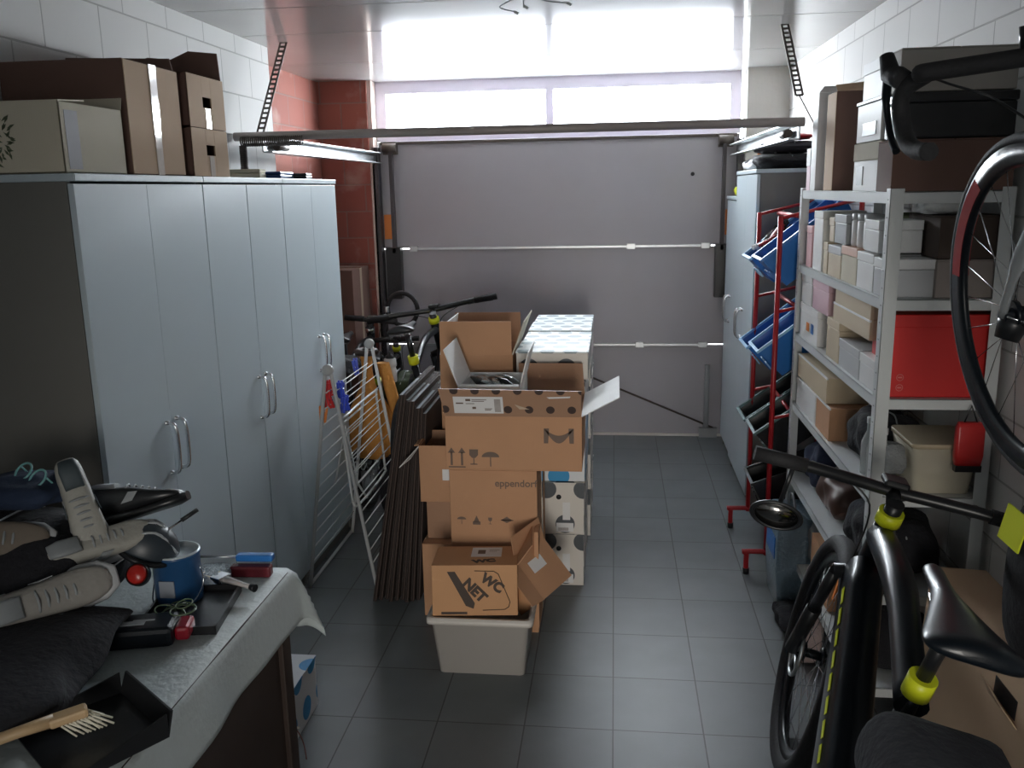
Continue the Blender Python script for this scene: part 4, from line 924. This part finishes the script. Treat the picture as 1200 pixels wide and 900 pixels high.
# fourth shelf
Z = LV[2]+.0005
kbox('tan tray on the fourth shelf, far end', 3.45, 4.0, Z+.13, .10, GOLD, .22, openb=False)
sbox('small_box', 'white box with orange mark under the far tan tray', 'box', 3.62, 4.0, Z, .125, WHC, .2)
kbox('brown carton under the tan tray, fourth shelf', 3.38, 3.61, Z, .128, KR, .24, openb=False)
soft_bag('shoe_bag', 'black bag in the middle of the fourth shelf', (.95, 3.15, Z), .10, .17, .09, BLKF, 21)
for k, y in enumerate((2.86, 2.93, 3.0)):
    o = thing('glass_bottle', ['clear bottle nearest the post on the fourth shelf', 'middle clear bottle on the fourth shelf', 'clear bottle next to the black bag'][k], 'bottle', (.86, y, Z))
    MB().lathe([(0, 0), (.026, 0), (.028, .01), (.028, .11), (.012, .15), (.012, .18), (0, .18)], seg=18).build('bottle_body', mat('clear_glass', (.75, .78, .76), .08, alpha=.55), o); MB().lathe([(.014, .175), (.014, .195), (0, .195)], seg=14).build('bottle_cap', WHI, o)
t = thing('pale_tub', 'cream tub with a small star mark on the near shelf end', 'tub', (1.03, 2.90, Z)); MB().loft([ringr(.085, .10, 0), ringr(.10, .115, .15)]).build('tub_body', CREAM, t); MB().loft([ringr(.104, .119, .15), ringr(.104, .119, .165)]).build('tub_lid', GOLD, t)
mb = MB(); mb.slab([(.04+math.cos(PI/2+k*PI/5)*(.012 if k % 2 == 0 else .005), -.1135, .085+math.sin(PI/2+k*PI/5)*(.012 if k % 2 == 0 else .005)) for k in range(10)], (0, .003, 0)); mb.build('star_mark', INK, t)
soft_bag('bubble_wrap', 'crumpled clear bubble wrap beside the cream tub', (.89, 2.86, Z+.05), .035, .06, .05, mat('bubble_film', (.5, .52, .52), .15, bump=1.2, scale=30, alpha=.8), 23, 'wrap', False)
# fifth and bottom shelf: dark odds and ends
Z = LV[1]+.0005
soft_bag('shoe_bag', 'dark bag on the fifth shelf near the bottles', (.96, 3.05, Z), .12, .20, .10, BLKF, 31)
soft_bag('shoe_bag', 'brown leather bag on the fifth shelf', (.95, 3.50, Z), .11, .18, .085, mat('brown_leather', (.10, .05, .035), .5), 32)
soft_bag('shoe_bag', 'navy blue bag on the fifth shelf far end', (.95, 3.86, Z), .10, .13, .10, mat('navy_fabric', (.02, .03, .07), .8), 33)
Z = LV[0]+.0005
soft_bag('shoe_bag', 'black bag on the lowest shelf near end', (.96, 3.0, Z), .12, .20, .11, BLKF, 34)
closed_box('cardboard_carton', 'small kraft carton on the lowest shelf', 'carton', .83, 3.3, Z, 1.1, 3.62, Z+.2, KR)
soft_bag('shoe_bag', 'grey bag on the lowest shelf far end', (.95, 3.83, Z), .11, .16, .10, GRY, 35)
# on top of the shelf
Z = LV[5]+.0005
t = thing('slim_carton', 'tall slim white carton leaning at the far end of the shelf top', 'carton', (.855, 3.90, Z), (R(0), R(0), 0)); MB().box(-.04, -.045, 0, .04, .05, .385).build('box_body', WHC, t, bevel=.002); MB().slab([(-.04, -.045, .385), (.04, -.045, .385), (.035, -.10, .40), (-.035, -.10, .40)], (0, 0, .003)).build('flap', WHC, t)
t = thing('slim_carton', 'tall slim brown carton standing on the shelf top', 'carton', (.90, 3.62, Z)); MB().box(-.085, -.07, 0, .09, .07, .36).build('box_body', KRD, t, bevel=.002); MB().box(-.087, -.068, .002, -.085, .068, .358).build('lit_aisle_panel', KRL, t); MB().slab([(-.085, -.07, .36), (.09, -.07, .36), (.09, -.04, .40), (-.085, -.04, .385)], (0, .003, 0)).build('flap', KRL, t)  # brown carton: shaded tone on the body, lit tone on the aisle side
t = thing('slim_carton', 'short pale pink carton at the far end of the shelf top', 'carton', (.85, 3.985, Z)); MB().box(-.035, -.03, 0, .05, .04, .17).build('box_body', PINK, t, bevel=.002); MB().box(-.037, -.032, .10, .052, .042, .172).build('lid', WHC, t, bevel=.002)
t = thing('lidded_box', 'pale lidded box with a torn label, bottom of the shelf-top stack', 'box', (.97, 3.09, Z))
MB().box(-.155, -.155, 0, .16, .16, .098).build('box_body', WHC, t, bevel=.002); MB().box(-.158, -.158, .098, .163, .163, .155).build('lid', CREAM, t, bevel=.003); MB().box(-.1575, .04, .02, -.155, .11, .08).build('torn_label', GRY, t)
t = closed_box('cardboard_carton', 'brown carton at the near end of the shelf top', 'carton', .802, 2.77, Z, 1.14, 2.925, Z+.148, KRD, seam='y')
t = thing('storage_case', 'black storage case on the brown carton, shelf top', 'case', (.97, 2.85, Z+.150)); MB().box(-.155, -.075, 0, .165, .07, .10).build('case_body', BLK, t, bevel=.006); MB().box(-.158, -.078, .10, .168, .073, .128).build('case_lid', BLK, t, bevel=.005)
t = closed_box('cardboard_carton', 'grey carton topmost on the near end of the shelf top', 'carton', .81, 2.78, Z+.2805, 1.13, 2.92, Z+.40, mat('warm_grey_card', (.34, .32, .29), .8), seam='y')
t = thing('lidded_box', 'white box with window label, middle of the shelf-top stack', 'box', (.96, 3.10, Z+.157)); MB().box(-.145, -.14, 0, .14, .14, .12).build('box_body', WHC, t, bevel=.002); MB().box(-.1475, -.09, .02, -.1455, .06, .06).build('window_label', mat('grey_blue_label', (.38, .46, .50), .4), t); MB().box(-.15, -.145, .121, .145, .145, .132).build('lid', GRY, t, bevel=.002)
t = thing('lidded_box', 'white box topmost in the stack on the shelf', 'box', (.96, 3.08, Z+.291)); MB().box(-.14, -.13, 0, .13, .13, .115).build('box_body', WHC, t, bevel=.002); MB().box(-.143, -.133, .08, .133, .133, .117).build('lid', WHI, t, bevel=.002)
# ---- foot of the shelf: bags, bottles on the floor
t = thing('shopping_bag', 'blue and clear shopping bag on the floor at the shelf foot', 'bag', (.80, 3.90, 0))
MB().loft([ringr(.07, .14, 0), ringr(.085, .15, .18), ringr(.08, .14, .36), ringr(.07, .13, .42)]).build('bag_body', mat('grey_blue_film', (.20, .28, .34), .3, bump=.6, scale=12), t); MB().box(-.0875, -.10, .22, -.084, .10, .32).build('blue_print', BLU, t); MB().torus((-.0, 0, .42), (1, 0, 0), .07, .006, 20, 6, -PI/2, PI/2).build('bag_handle', GRY, t)
soft_bag('cloth_bundle', 'black cloth bundle on the floor before the shelf', (.76, 3.62, 0), .06, .13, .035, BLKF, 41, 'cloth', False)
soft_bag('plastic_bag', 'white plastic bag with red print on the floor before the shelf', (.77, 3.35, 0), .045, .10, .11, mat('pink_white_film', (.55, .42, .40), .35, var=.3, scale=15, bump=.8), 42, 'bag', False)

# ================================================================= TABLE
TX0, TX1, TY0, TY1, TT = LX+.01, -.925, .35, 2.28, .80
t = thing('work_table', 'dark wooden table under a waxed cloth at the left', 'table', (-1.385, 1.3, 0))
hx, hy = (TX1-TX0)/2, (TY1-TY0)/2
MB().box(-hx, -hy, TT-.032, hx, hy, TT-.003).build('tabletop', DWD, t)
MB().box(hx-.045, -hy+.02, .06, hx-.02, hy-.02, TT-.035).build('side_panel', DWD, t); MB().box(-hx+.02, hy-.045, .06, hx-.045, hy-.02, TT-.035).build('end_panel', DWD, t)
for sx in (-1, 1):
    for sy in (-1, 1): MB().box(sx*(hx-.035)-.03, sy*(hy-.035)-.03, 0, sx*(hx-.035)+.03, sy*(hy-.035)+.03, TT-.033).build('leg', DWD, t, bevel=.004)
# cloth: one sheet, draped
def cloth():
    mb = MB(); nx, ny = 26, 60; ov = .165; xs = []; 
    W2 = (TX1-TX0); L2 = TY1-TY0
    vs_, fs = [], []
    us = [W2*i/14 for i in range(15)]+[W2+ov*i/10 for i in range(1, 11)]
    vs2 = [L2*i/40 for i in range(41)]+[L2+.20*i/10 for i in range(1, 11)]
    for u in us:
        for v in vs2:
            du, dv = max(0, u-W2), max(0, v-L2)
            x = TX0+min(u, W2); y = TY0+min(v, L2); z = TT
            d = du+dv if not (du and dv) else (du**2+dv**2)**.5
            z -= d*.98
            fold = math.sin(v*11)*.006*min(1, du*8)+math.sin(v*23+1)*.003*min(1, du*8)
            x += min(du, .012)+du*.05+fold*1.0; y += min(dv, .012)+dv*.06+math.sin(u*14)*.008*min(1, dv*8)
            if du and dv: k = min(du, dv); x += k*.35; y += k*.35; 
            if not du and not dv: z += .0012*math.sin(u*17+v*5)*math.sin(v*13)
            vs_.append((x, y, z+.002))
    n = len(vs2)
    for i in range(len(us)-1):
        for j in range(n-1): fs.append((i*n+j, i*n+j+1, (i+1)*n+j+1, (i+1)*n+j))
    mb.add(vs_, fs, True); o = mb.build('tablecloth', CLOTH); s_ = o.modifiers.new('solid', 'SOLIDIFY'); s_.thickness = .0016; s_.offset = 1
    return o
tag(cloth(), 'stained white waxed cloth draped over the table', 'tablecloth')
# ---- things on the table
TB = TT+.0045
def paintcan(lab, loc):
    t = thing('paint_can', lab, 'can', loc)
    MB().lathe([(0, 0), (.058, 0), (.06, .004), (.06, .128), (.0625, .132), (.0625, .138), (.058, .14)], seg=36).build('can_body', mat('blue_tin_label', (.02, .08, .20), .35, var=.5, scale=9), t)
    MB().lathe([(.0, .132), (.046, .132), (.049, .136), (.054, .136), (.056, .142), (.061, .142), (.062, .138)], seg=36).build('can_lid', mat('pale_lid', (.58, .64, .66), .3, .2), t)
    MB().tube(smooth([(.062, 0, .10), (.068, 0, .05), (.05, -.045, .012), (0, -.066, .02), (-.05, -.045, .012), (-.068, 0, .05), (-.062, 0, .10)], 4), .0018, 6).build('wire_handle', CHR, t)
    MB().box(-.02, -.0625, .035, .02, -.059, .08).build('can_label', mat('grey_label2', (.3, .33, .38), .5), t)
paintcan('blue paint can with pale lid on the table', (-1.135, 2.06, TB))
t = thing('black_tray', 'black plastic tray with green netting beside the paint can', 'tray', (-1.07, 1.97, TB), (0, 0, .15)); MB().box(-.10, -.10, 0, .10, .14, .008).box(-.10, -.10, .008, -.094, .14, .022).box(.094, -.10, .008, .10, .14, .022).box(-.1, -.1, .008, .1, -.094, .022).box(-.1, .134, .008, .1, .14, .022).build('tray_body', BLK, t)
o = MB()
for k in range(7): o.torus((rnd.uniform(-.04, .03), rnd.uniform(-.05, .01), .018+.004*k), (rnd.uniform(-.4, .4), rnd.uniform(-.4, .4), 1), rnd.uniform(.018, .035), .0018, 20, 5)
o = o.build('green_wire', mat('green_wire_coating', (.12, .17, .10), .3)); o.location = (-1.07, 1.945, TB+.012); tag(o, 'tangle of thin green wire on the black tray', 'wire')
t = thing('hand_tool', 'tool with blue handle pointing right on the table', 'tool', (-1.03, 2.235, TB+.045), (0, R(0), R(3))); MB().box(-.02, -.014, -.006, .085, .014, .014).build('handle', BLU, t, bevel=.005); MB().tube([(-.02, 0, .004), (-.13, 0, .004)], .004, 8).build('shaft', STEEL, t)
t = thing('hand_tool', 'tool with dark red handle under the blue one', 'tool', (-1.03, 2.215, TB+.016), (0, 0, R(3))); MB().box(-.03, -.016, -.014, .085, .016, .018).build('handle', mat('dark_red_plastic', (.13, .012, .02), .35), t, bevel=.006); MB().tube([(-.03, 0, .004), (-.13, 0, .004)], .005, 8).build('shaft', STEEL, t)
t = thing('paint_brush', 'paint brush with pale handle lying before the tools', 'brush', (-1.02, 2.12, TB+.030), (0, R(2), R(-22))); MB().tube([(-.02, 0, 0), (.03, 0, 0), (.06, 0, 0), (.075, 0, 0)], [.010, .007, .006, .008], 10).build('handle', mat('pale_handle', (.55, .52, .50), .4), t); MB().tube([(.072, 0, 0), (.088, 0, 0)], [.009, .011], 10).build('handle_end', BLK, t); MB().box(-.055, -.022, -.008, -.02, .022, .008).build('ferrule', CHR, t, bevel=.002); MB().box(-.095, -.021, -.007, -.055, .021, .007).build('bristles', BONE, t, bevel=.002)
soft_bag('plastic_bag', 'crumpled clear plastic bag behind the brush', (-1.10, 2.17, TB), .05, .06, .022, mat('clear_film', (.45, .52, .56), .1, bump=1.2, scale=22, alpha=.8), 51, 'bag', False)
t = thing('black_tool_case', 'black glossy tool case with a red end on the table edge', 'tool case', (-1.14, 1.84, TB), (0, 0, R(14))); MB().box(-.19, -.05, 0, .10, .05, .05).build('case_body', GLB, t, bevel=.012); MB().box(.10, -.035, .008, .135, .035, .042).build('red_end', mat('deep_red_plastic', (.30, .008, .02), .3), t, bevel=.008); MB().box(-.03, -.02, .05, .03, .0, .0515).box(.0, .0, .05, .05, .006, .0515).build('pale_print', GRY, t)
# dark lumps: jackets and bags
soft_bag('black_jacket', 'black jacket bundled on the table in front of the shoes', (-1.42, 1.60, TB), .30, .30, .055, BLKF, 61, 'jacket', False)
soft_bag('black_backpack', 'black backpack under the shoes on the table', (-1.54, 1.98, TB), .27, .22, .125, BLKF, 62, 'backpack', True)
soft_bag('black_bag', 'black bag filling the near corner of the table', (-1.50, 1.12, TB), .26, .30, .045, BLKF, 63, 'bag', True)
NV = mat('navy_cloth', (.02, .035, .075), .85, bump=.4)
soft_bag('navy_cloth', 'navy cloth bundle on top of the shoe pile', (-1.47, 1.98, 1.10), .11, .10, .035, NV, 64, 'cloth', False)
def shoe(lab, loc, rot, m, trim, L=.27, sole=LGR, size=1):
    t = thing('sneaker', lab, 'shoe', loc, rot, None, size)
    def sec(x, w_, z0, z1, n=16, p=.7):
        return [Vector((x, (abs(math.cos(a_))**p)*(1 if math.cos(a_) > 0 else -1)*w_, (z0+z1)/2+(abs(math.sin(a_))**p)*(1 if math.sin(a_) > 0 else -1)*(z1-z0)/2)) for a_ in [2*PI*j/n for j in range(n)]]
    MB().loft([sec(-.135, .022, .002, .03), sec(-.12, .034, 0, .032), (sec(-.07, .037, 0, .030)), sec(0, .036, 0, .024), sec(.06, .046, 0, .024), sec(.10, .042, 0, .026), sec(.13, .022, .006, .03)]).build('sole', sole, t)
    MB().loft([sec(-.132, .020, .03, .085), sec(-.115, .031, .025, .115), sec(-.085, .034, .022, .105), sec(-.04, .035, .02, .095), sec(.0, .036, .02, .085), sec(.045, .042, .02, .062), (sec(.09, .038, .02, .05)), sec(.122, .02, .02, .036)]).build('upper', m, t, sub=1)
    MB().loft([sec(-.11, .019, .104, .1185), sec(-.085, .024, .10, .1165), sec(-.04, .022, .085, .106)]).build('collar_opening', trim, t)
    lc = MB()
    for k in range(5):
        x = -.015+.016*k; z = .092-.0075*k; lc.tube(smooth([(x, -.022, z-.010), (x+.004, 0, z+.001), (x, .022, z-.010)], 3), .0028, 6)
    lc.build('laces', GRY, t)
    for s in (-1, 1): MB().slab([(-.03, s*.0365, .045), (.0, s*.038, .045), (.02, s*.039, .065), (-.005, s*.036, .07)], (0, s*.002, 0)).build('side_mark', trim, t)
    return t
WS = mat('white_leather', (.38, .37, .33), .55, var=.1, scale=12, bump=.2); BS = mat('beige_suede', (.20, .165, .13), .8, bump=.3); DS = mat('dark_slate', (.06, .08, .09), .6)
shoe('cream white sneaker standing on its heel on top of the pile', (-1.33, 1.99, 1.06), (R(15), R(48), R(-40)), WS, DS, size=1.0)
shoe('beige sneaker on its side in the middle of the pile', (-1.50, 1.88, 1.03), (R(60), R(6), R(20)), BS, DS, size=1.1)
shoe('white sneaker pointing right with grey trim in the pile', (-1.27, 1.98, .965), (R(35), R(-18), R(35)), WS, GRY, size=1.0)
shoe('worn white sneaker lowest at the front of the pile', (-1.33, 1.83, .92), (R(70), R(-10), R(30)), mat('worn_white', (.30, .285, .26), .6, bump=.3), GRY, size=1.15)
shoe('beige sneaker at the left edge of the pile', (-1.57, 1.74, .93), (R(25), R(10), R(25)), BS, DWD, size=1.15)
shoe('black shoe behind the white sneakers', (-1.24, 2.10, 1.02), (R(-20), R(-15), R(15)), BLK, GRY, sole=BLK)
t = thing('bike_helmet', 'dark grey visor helmet at the right end of the pile', 'helmet', (-1.20, 2.03, .955), (R(10), R(25), R(30)))
hm = MB(); ring = []
for i in range(9):
    q = i/8*PI/2; ring.append([Vector((math.cos(a_)*.085*math.cos(q), math.sin(a_)*.065*math.cos(q), .08*math.sin(q))) for a_ in [2*PI*j/24 for j in range(24)]])
ring[-1] = [Vector((math.cos(a_)*.004, math.sin(a_)*.004, .08)) for a_ in [2*PI*j/24 for j in range(24)]]
hm.loft(ring).build('shell', mat('slate_gloss', (.03, .04, .05), .4), t); MB().torus((0, 0, .004), (0, 0, 1), .075, .007, 30).build('rim_band', BLK, t)
for k in (-.03, 0, .03): MB().tube(smooth([(-.07, k, .03), (0, k*1.1, .084-abs(k)*.4), (.07, k, .03)], 5), .004, 6).build('vent_rib', GRY, t)
t = thing('ski_pole', 'thin silver pole lying diagonally across the pile', 'pole', (-1.22, 1.98, .93)); MB().tube([(-.10, -.12, -.03), (.10, .10, .09)], .0025, 8).build('shaft', CHR, t); MB().tube([(.10, .10, .09), (.13, .133, .108)], .006, 8).build('grip', BLK, t)
t = thing('red_reflector', 'round red reflector among the dark things on the table', 'reflector', (-1.17, 1.93, .935), (R(60), 0, R(10))); MB().lathe([(0, .012), (.02, .010), (.026, 0), (0, 0)]).build('lens', mat('bright_red_lens', (.42, .02, .015), .3), t); MB().lathe([(0, -.02), (.028, -.02), (.028, 0), (.026, .002)]).build('housing', BLK, t)
t = thing('sunglasses', 'clear teal glasses lying on top of the pile', 'glasses', (-1.45, 1.95, 1.165), (R(-55), R(8), R(-25)))
TEAL = mat('teal_clear_plastic', (.18, .42, .42), .1, coat=.5)
for s in (-1, 1): MB().torus((s*.03, 0, .02), (0, 1, .2), .024, .003, 22, 6).build('lens_rim', TEAL, t); MB().tube(smooth([(s*.055, 0, .03), (s*.06, .06, .03), (s*.055, .12, .01)], 4), .0025, 6).build('temple', TEAL, t)
# dustpan and brush
t = thing('dustpan', 'black dustpan at the near edge of the cloth', 'dustpan', (-1.02, 1.47, TB), (0, 0, R(-38)))
MB().slab([(-.13, -.11, 0), (.13, -.11, 0), (.115, .10, 0), (-.115, .10, 0)], (0, 0, .004)).slab([(-.13, -.11, .0), (-.115, .10, 0), (-.115, .10, .05), (-.13, -.10, .01)], (.004, 0, 0)).slab([(.13, -.11, .0), (.115, .10, 0), (.115, .10, .05), (.13, -.10, .01)], (-.004, 0, 0)).slab([(-.115, .10, 0), (.115, .10, 0), (.11, .115, .05), (-.11, .115, .05)], (0, -.004, 0)).build('pan', BLK, t)
MB().tube([(-.12, -.0, .02), (-.25, -.0, .04)], [.013, .010], 10).build('pan_handle', BLK, t)
t = thing('hand_brush', 'wooden handled brush resting on the dustpan', 'brush', (-1.10, 1.40, TB+.055), (0, R(-4), R(38)))
MB().tube([(-.22, 0, 0), (-.12, 0, .002), (-.02, 0, .004), (.04, 0, .003)], [.009, .012, .011, .013], 12).build('handle', WOOD, t)
MB().box(.03, -.016, -.008, .10, .016, .012).build('brush_head', WOOD, t, bevel=.006)
br = MB()
for k in range(26):
    x = .05+.055*(k % 9)/8; y = -.014+.014*(k//9); br.tube([(x, y, -.006), (x+.022+.006*(k % 3), y*1.6, -.034)], .0022, 5)
br.build('bristles', BONE, t)
# box and wire on the floor behind the table
t = spotbox('white box with blue spots on the floor behind the table', -1.36, 2.62, 0, -1.08, 2.86, .20, dots('white_blue_spots_small', (.72, .75, .78), (.03, .28, .60), .14, .042, (.45, .1)), False)
t = thing('wire_loop', 'thin reddish wire loop on the floor beside the table', 'wire', (-1.06, 2.56, 0)); MB().tube(smooth([(-.05, 0, .004), (-.03, .01, .07), (0, .015, .085), (.03, .0, .05), (.05, -.03, .004)], 5), .002, 6).build('loop', mat('dull_red_wire', (.35, .14, .12), .4), t); MB().cyl((0, .015, .082), (.012, .015, .09), .006).build('clip', CHR, t)

# ================================================================= BICYCLES
# foreground e-mountain bike, leaning right
t, d = bicycle('mountain_bike', 'black mountain bike with neon yellow bands in the right foreground', (.385, 1.455, 0), R(82.6), R(13.5), 'mtb', 1.09, GLB, YEL, 0, .70, None, .36, .029, True)
bb, hb = d['bb'], d['hb']; dr = (hb-bb).normalized(); nn = Vector((-dr.z, 0, dr.x))
mb = MB()
for k in range(9):
    a_, b_2 = .14+k*.085, .14+k*.085+.062
    p, q = bb.lerp(hb, a_), bb.lerp(hb, b_2); y = .0545-.010*a_
    mb.slab([p+Vector((0, y, 0))+nn*.012, q+Vector((0, y, 0))+nn*.012, q+Vector((0, y, 0))+nn*.03, p+Vector((0, y, 0))+nn*.03], (0, .0015, 0))
mb.build('yellow_lettering_blocks', YEL, t)
MB().box(1.14-.03, -.003, .55, 1.14-.01, .003, .62).build('orange_reflector', ORG, t)
d0 = t
mr_ = MB().torus((0, 0, 0), (1, 0, .25), .052, .006, 30).build('mirror_rim', BLK, d0); mr_.location = (1.0, .235, .79); mr_.scale = (1, 1.25, .8)
g_ = MB().lathe([(0, .003), (.049, .003), (.049, -.002), (0, -.002)], (0, 0, 0), (1, 0, .25), 28).build('mirror_glass', mat('smoky_mirror', (.30, .29, .28), .15, 1), mr_)
MB().cyl((0, .0, .05), (-.03, 0, .19), .005).build('mirror_arm', BLK, mr_)
# rear pannier bag, black
MB().loft([ringr(.16, .10, .0, .03), ringr(.18, .13, .06, .03), ringr(.17, .12, .15, .03), ringr(.13, .08, .19, .03)]).build('rack_bag', BLKF, d0, sub=2).location = (.04, -.03, .61)
MB().cyl((-.20, .06, .60), (.12, .05, .60), .006).cyl((-.20, -.08, .60), (.12, -.07, .60), .006).cyl((0, .06, .60), (0, .065, .36), .005).cyl((0, -.07, .60), (0, -.065, .36), .005).build('rear_rack', BLK, d0)
# road bike hung on the right wall
t, d = bicycle('road_bike', 'black and silver road bike hanging high on the right', (.885, .80, 1.262), R(93), R(-7), 'road', 1.0, mat('silver_black_frame', (.50, .54, .56), .2, .5), BLK, 0, .42, (REDM, [(.62, 1.42)]), .34, .012)
o = thing('bike_hook', 'black wall hook carrying the road bike at its front', 'hook', (RX, 1.55, 1.95)); MB().tube([(0, 0, 0), (-.30, 0, 0), (-.36, 0, .04)], .010, 8).build('hook_arm', BLK, o); MB().box(-.006, -.03, -.08, 0, .03, .08).build('wall_plate', BLK, o)
o = thing('bike_hook', 'black wall hook carrying the road bike at its rear', 'hook', (RX, 1.15, 1.95)); MB().tube([(0, 0, 0), (-.30, 0, 0), (-.36, 0, .04)], .010, 8).build('hook_arm', BLK, o); MB().box(-.006, -.03, -.08, 0, .03, .08).build('wall_plate', BLK, o)
# bikes at the back left
bicycle('mountain_bike', 'dark bicycle with wide handlebar behind the flattened cartons', (-1.05, 4.66, 0), R(89), R(-7), 'mtb', 1.13, GLB, YEL, R(8), .76, None, .34, .026)
bicycle('mountain_bike', 'dark bicycle closest to the brick wall at the back left', (-1.66, 4.95, 0), R(91), R(2), 'mtb', 1.02, GLB, CHR, R(-6), .36, None, .34, .022)
bicycle('mountain_bike', 'small dark bicycle between the two others at the back left', (-1.44, 4.95, 0), R(90), R(0), 'mtb', .90, BLK, YEL, R(5), .34, None, .33, .024)
t = thing('bike_helmet', 'black helmet with lime stripe hung on the bicycle handlebar', 'helmet', (-1.00, 5.50, .83))
ring = [[Vector((math.cos(a_)*.075*math.cos(q), math.sin(a_)*.095*math.cos(q), .085*math.sin(q))) for a_ in [2*PI*j/24 for j in range(24)]] for q in [i/8*1.52 for i in range(9)]]
MB().loft(ring).build('shell', GLB, t); MB().torus((0, 0, .02), (0, 0, 1), .084, .005, 30).build('lime_stripe', YEL, t); MB().box(-.015, -.098, .02, .015, -.088, .06).build('badge', WHI, t, bevel=.004)
soft_bag('black_backpack', 'black backpack slumped between the bicycles at the back left', (-1.22, 4.78, .0), .10, .13, .20, BLKF, 71, 'backpack', True)
soft_bag('bike_cover', 'black bicycle cover bundled on the rear of the left bicycle', (-1.60, 4.93, .80), .12, .16, .06, BLKF, 72, 'cover', False)
soft_bag('shoe_bag', 'dark green bag strapped beside the bicycle saddles', (-1.23, 5.05, .62), .11, .14, .09, mat('dark_green_fabric', (.03, .05, .02), .85), 73)
t = thing('rubber_hose', 'black rubber hose loop standing above the left bicycle handlebars', 'hose', (-1.42, 5.85, 1.07)); MB().torus((0, 0, 0), (.2, 1, 0), .11, .016, 30).build('hose_loop', BLKM, t); MB().lathe([(.018, -.02), (.018, .02)], (-.11, 0, 0), (0, 0, 1), 12).build('hose_fitting', STEEL, t)
t = thing('bike_bottle', 'white drinking bottle on the bicycle behind the drying rack', 'bottle', (-1.25, 4.80, .80)); MB().lathe([(0, 0), (.034, 0), (.036, .01), (.036, .07), (.030, .08), (.036, .09), (.034, .13), (0, .135)], seg=20).build('bottle_body', LGR, t); MB().lathe([(.025, .134), (.022, .15), (.008, .155), (.008, .17), (0, .17)], seg=16).build('bottle_cap', BLK, t)
# big carton lying behind the mountain bike
t = thing('bike_carton', 'long pale brown carton standing on edge behind the foreground bike', 'carton', (.915, 1.90, 0), (0, R(3), 0))
MB().box(-.0, -.70, 0, .16, .72, .72).build('box_body', KRL, t, bevel=.006)
MB().box(-.0015, .10, .60, .0, .22, .65).build('hand_hole', BLK, t); MB().slab([(-.004, .08, .59), (-.004, .24, .59), (-.03, .24, .64), (-.035, .1, .63)], (.003, 0, 0)).build('torn_flap', KRL, t)
t = thing('red_pouch', 'red pouch hanging from the near end of the shelving under the red box', 'pouch', (1.075, 2.74, 1.0))
MB().loft([ringr(.038, .012, 0, .008), ringr(.042, .016, .03, .01), ringr(.042, .014, .12, .01), ringr(.036, .008, .135, .005)]).build('pouch_body', REDP, t); MB().tube([(-.02, 0, .13), (0, .004, .185), (.02, 0, .13)], .003, 6).build('hanging_cord', BLK, t); MB().box(-.038, -.013, -.02, .038, .010, .0).build('black_base', BLK, t)
t = thing('hub_lamp', 'round black lamp with silver rim beside the hanging front wheel', 'lamp', (.765, 1.80, 1.575))
MB().lathe([(0, -.03), (.022, -.03), (.028, .0), (.028, .012), (0, .014)], (0, 0, 0), (.3, 0, 1), 24).build('lamp_body', BLK, t); MB().torus((.003, 0, .012), (.3, 0, 1), .028, .003, 28).build('silver_rim', CHR, t); MB().cyl((0, 0, -.01), (.10, .0, -.005), .008).build('mounting_arm', BLK, t)
o = thing('backpack', 'black backpack with neon yellow patch hanging on the right wall', 'backpack', (1.03, 2.08, .70))
ring = [[Vector((math.cos(a_)*.09*w_, math.sin(a_)*.14*w_, z)) for a_ in [2*PI*j/24 for j in range(24)]] for z, w_ in ((0, .55), (.04, .85), (.12, 1), (.26, 1), (.36, .9), (.42, .55), (.44, .2))]
MB().loft(ring).build('bag_body', BLKF, o, sub=1); MB().slab([(-.093, -.03, .30), (-.093, .08, .30), (-.075, .08, .385), (-.075, -.03, .385)], (-.004, 0, 0)).build('yellow_patch', YEL, o); MB().torus((.02, 0, .44), (0, 1, 0), .03, .006, 20).build('hanging_loop', BLK, o)
o = thing('coat_hook', 'small steel hook on the right wall above the backpack', 'hook', (RX, 2.08, 1.165)); MB().tube([(0, 0, 0), (-.12, 0, 0), (-.135, 0, .02)], .006, 8).build('hook_arm', DST, o)
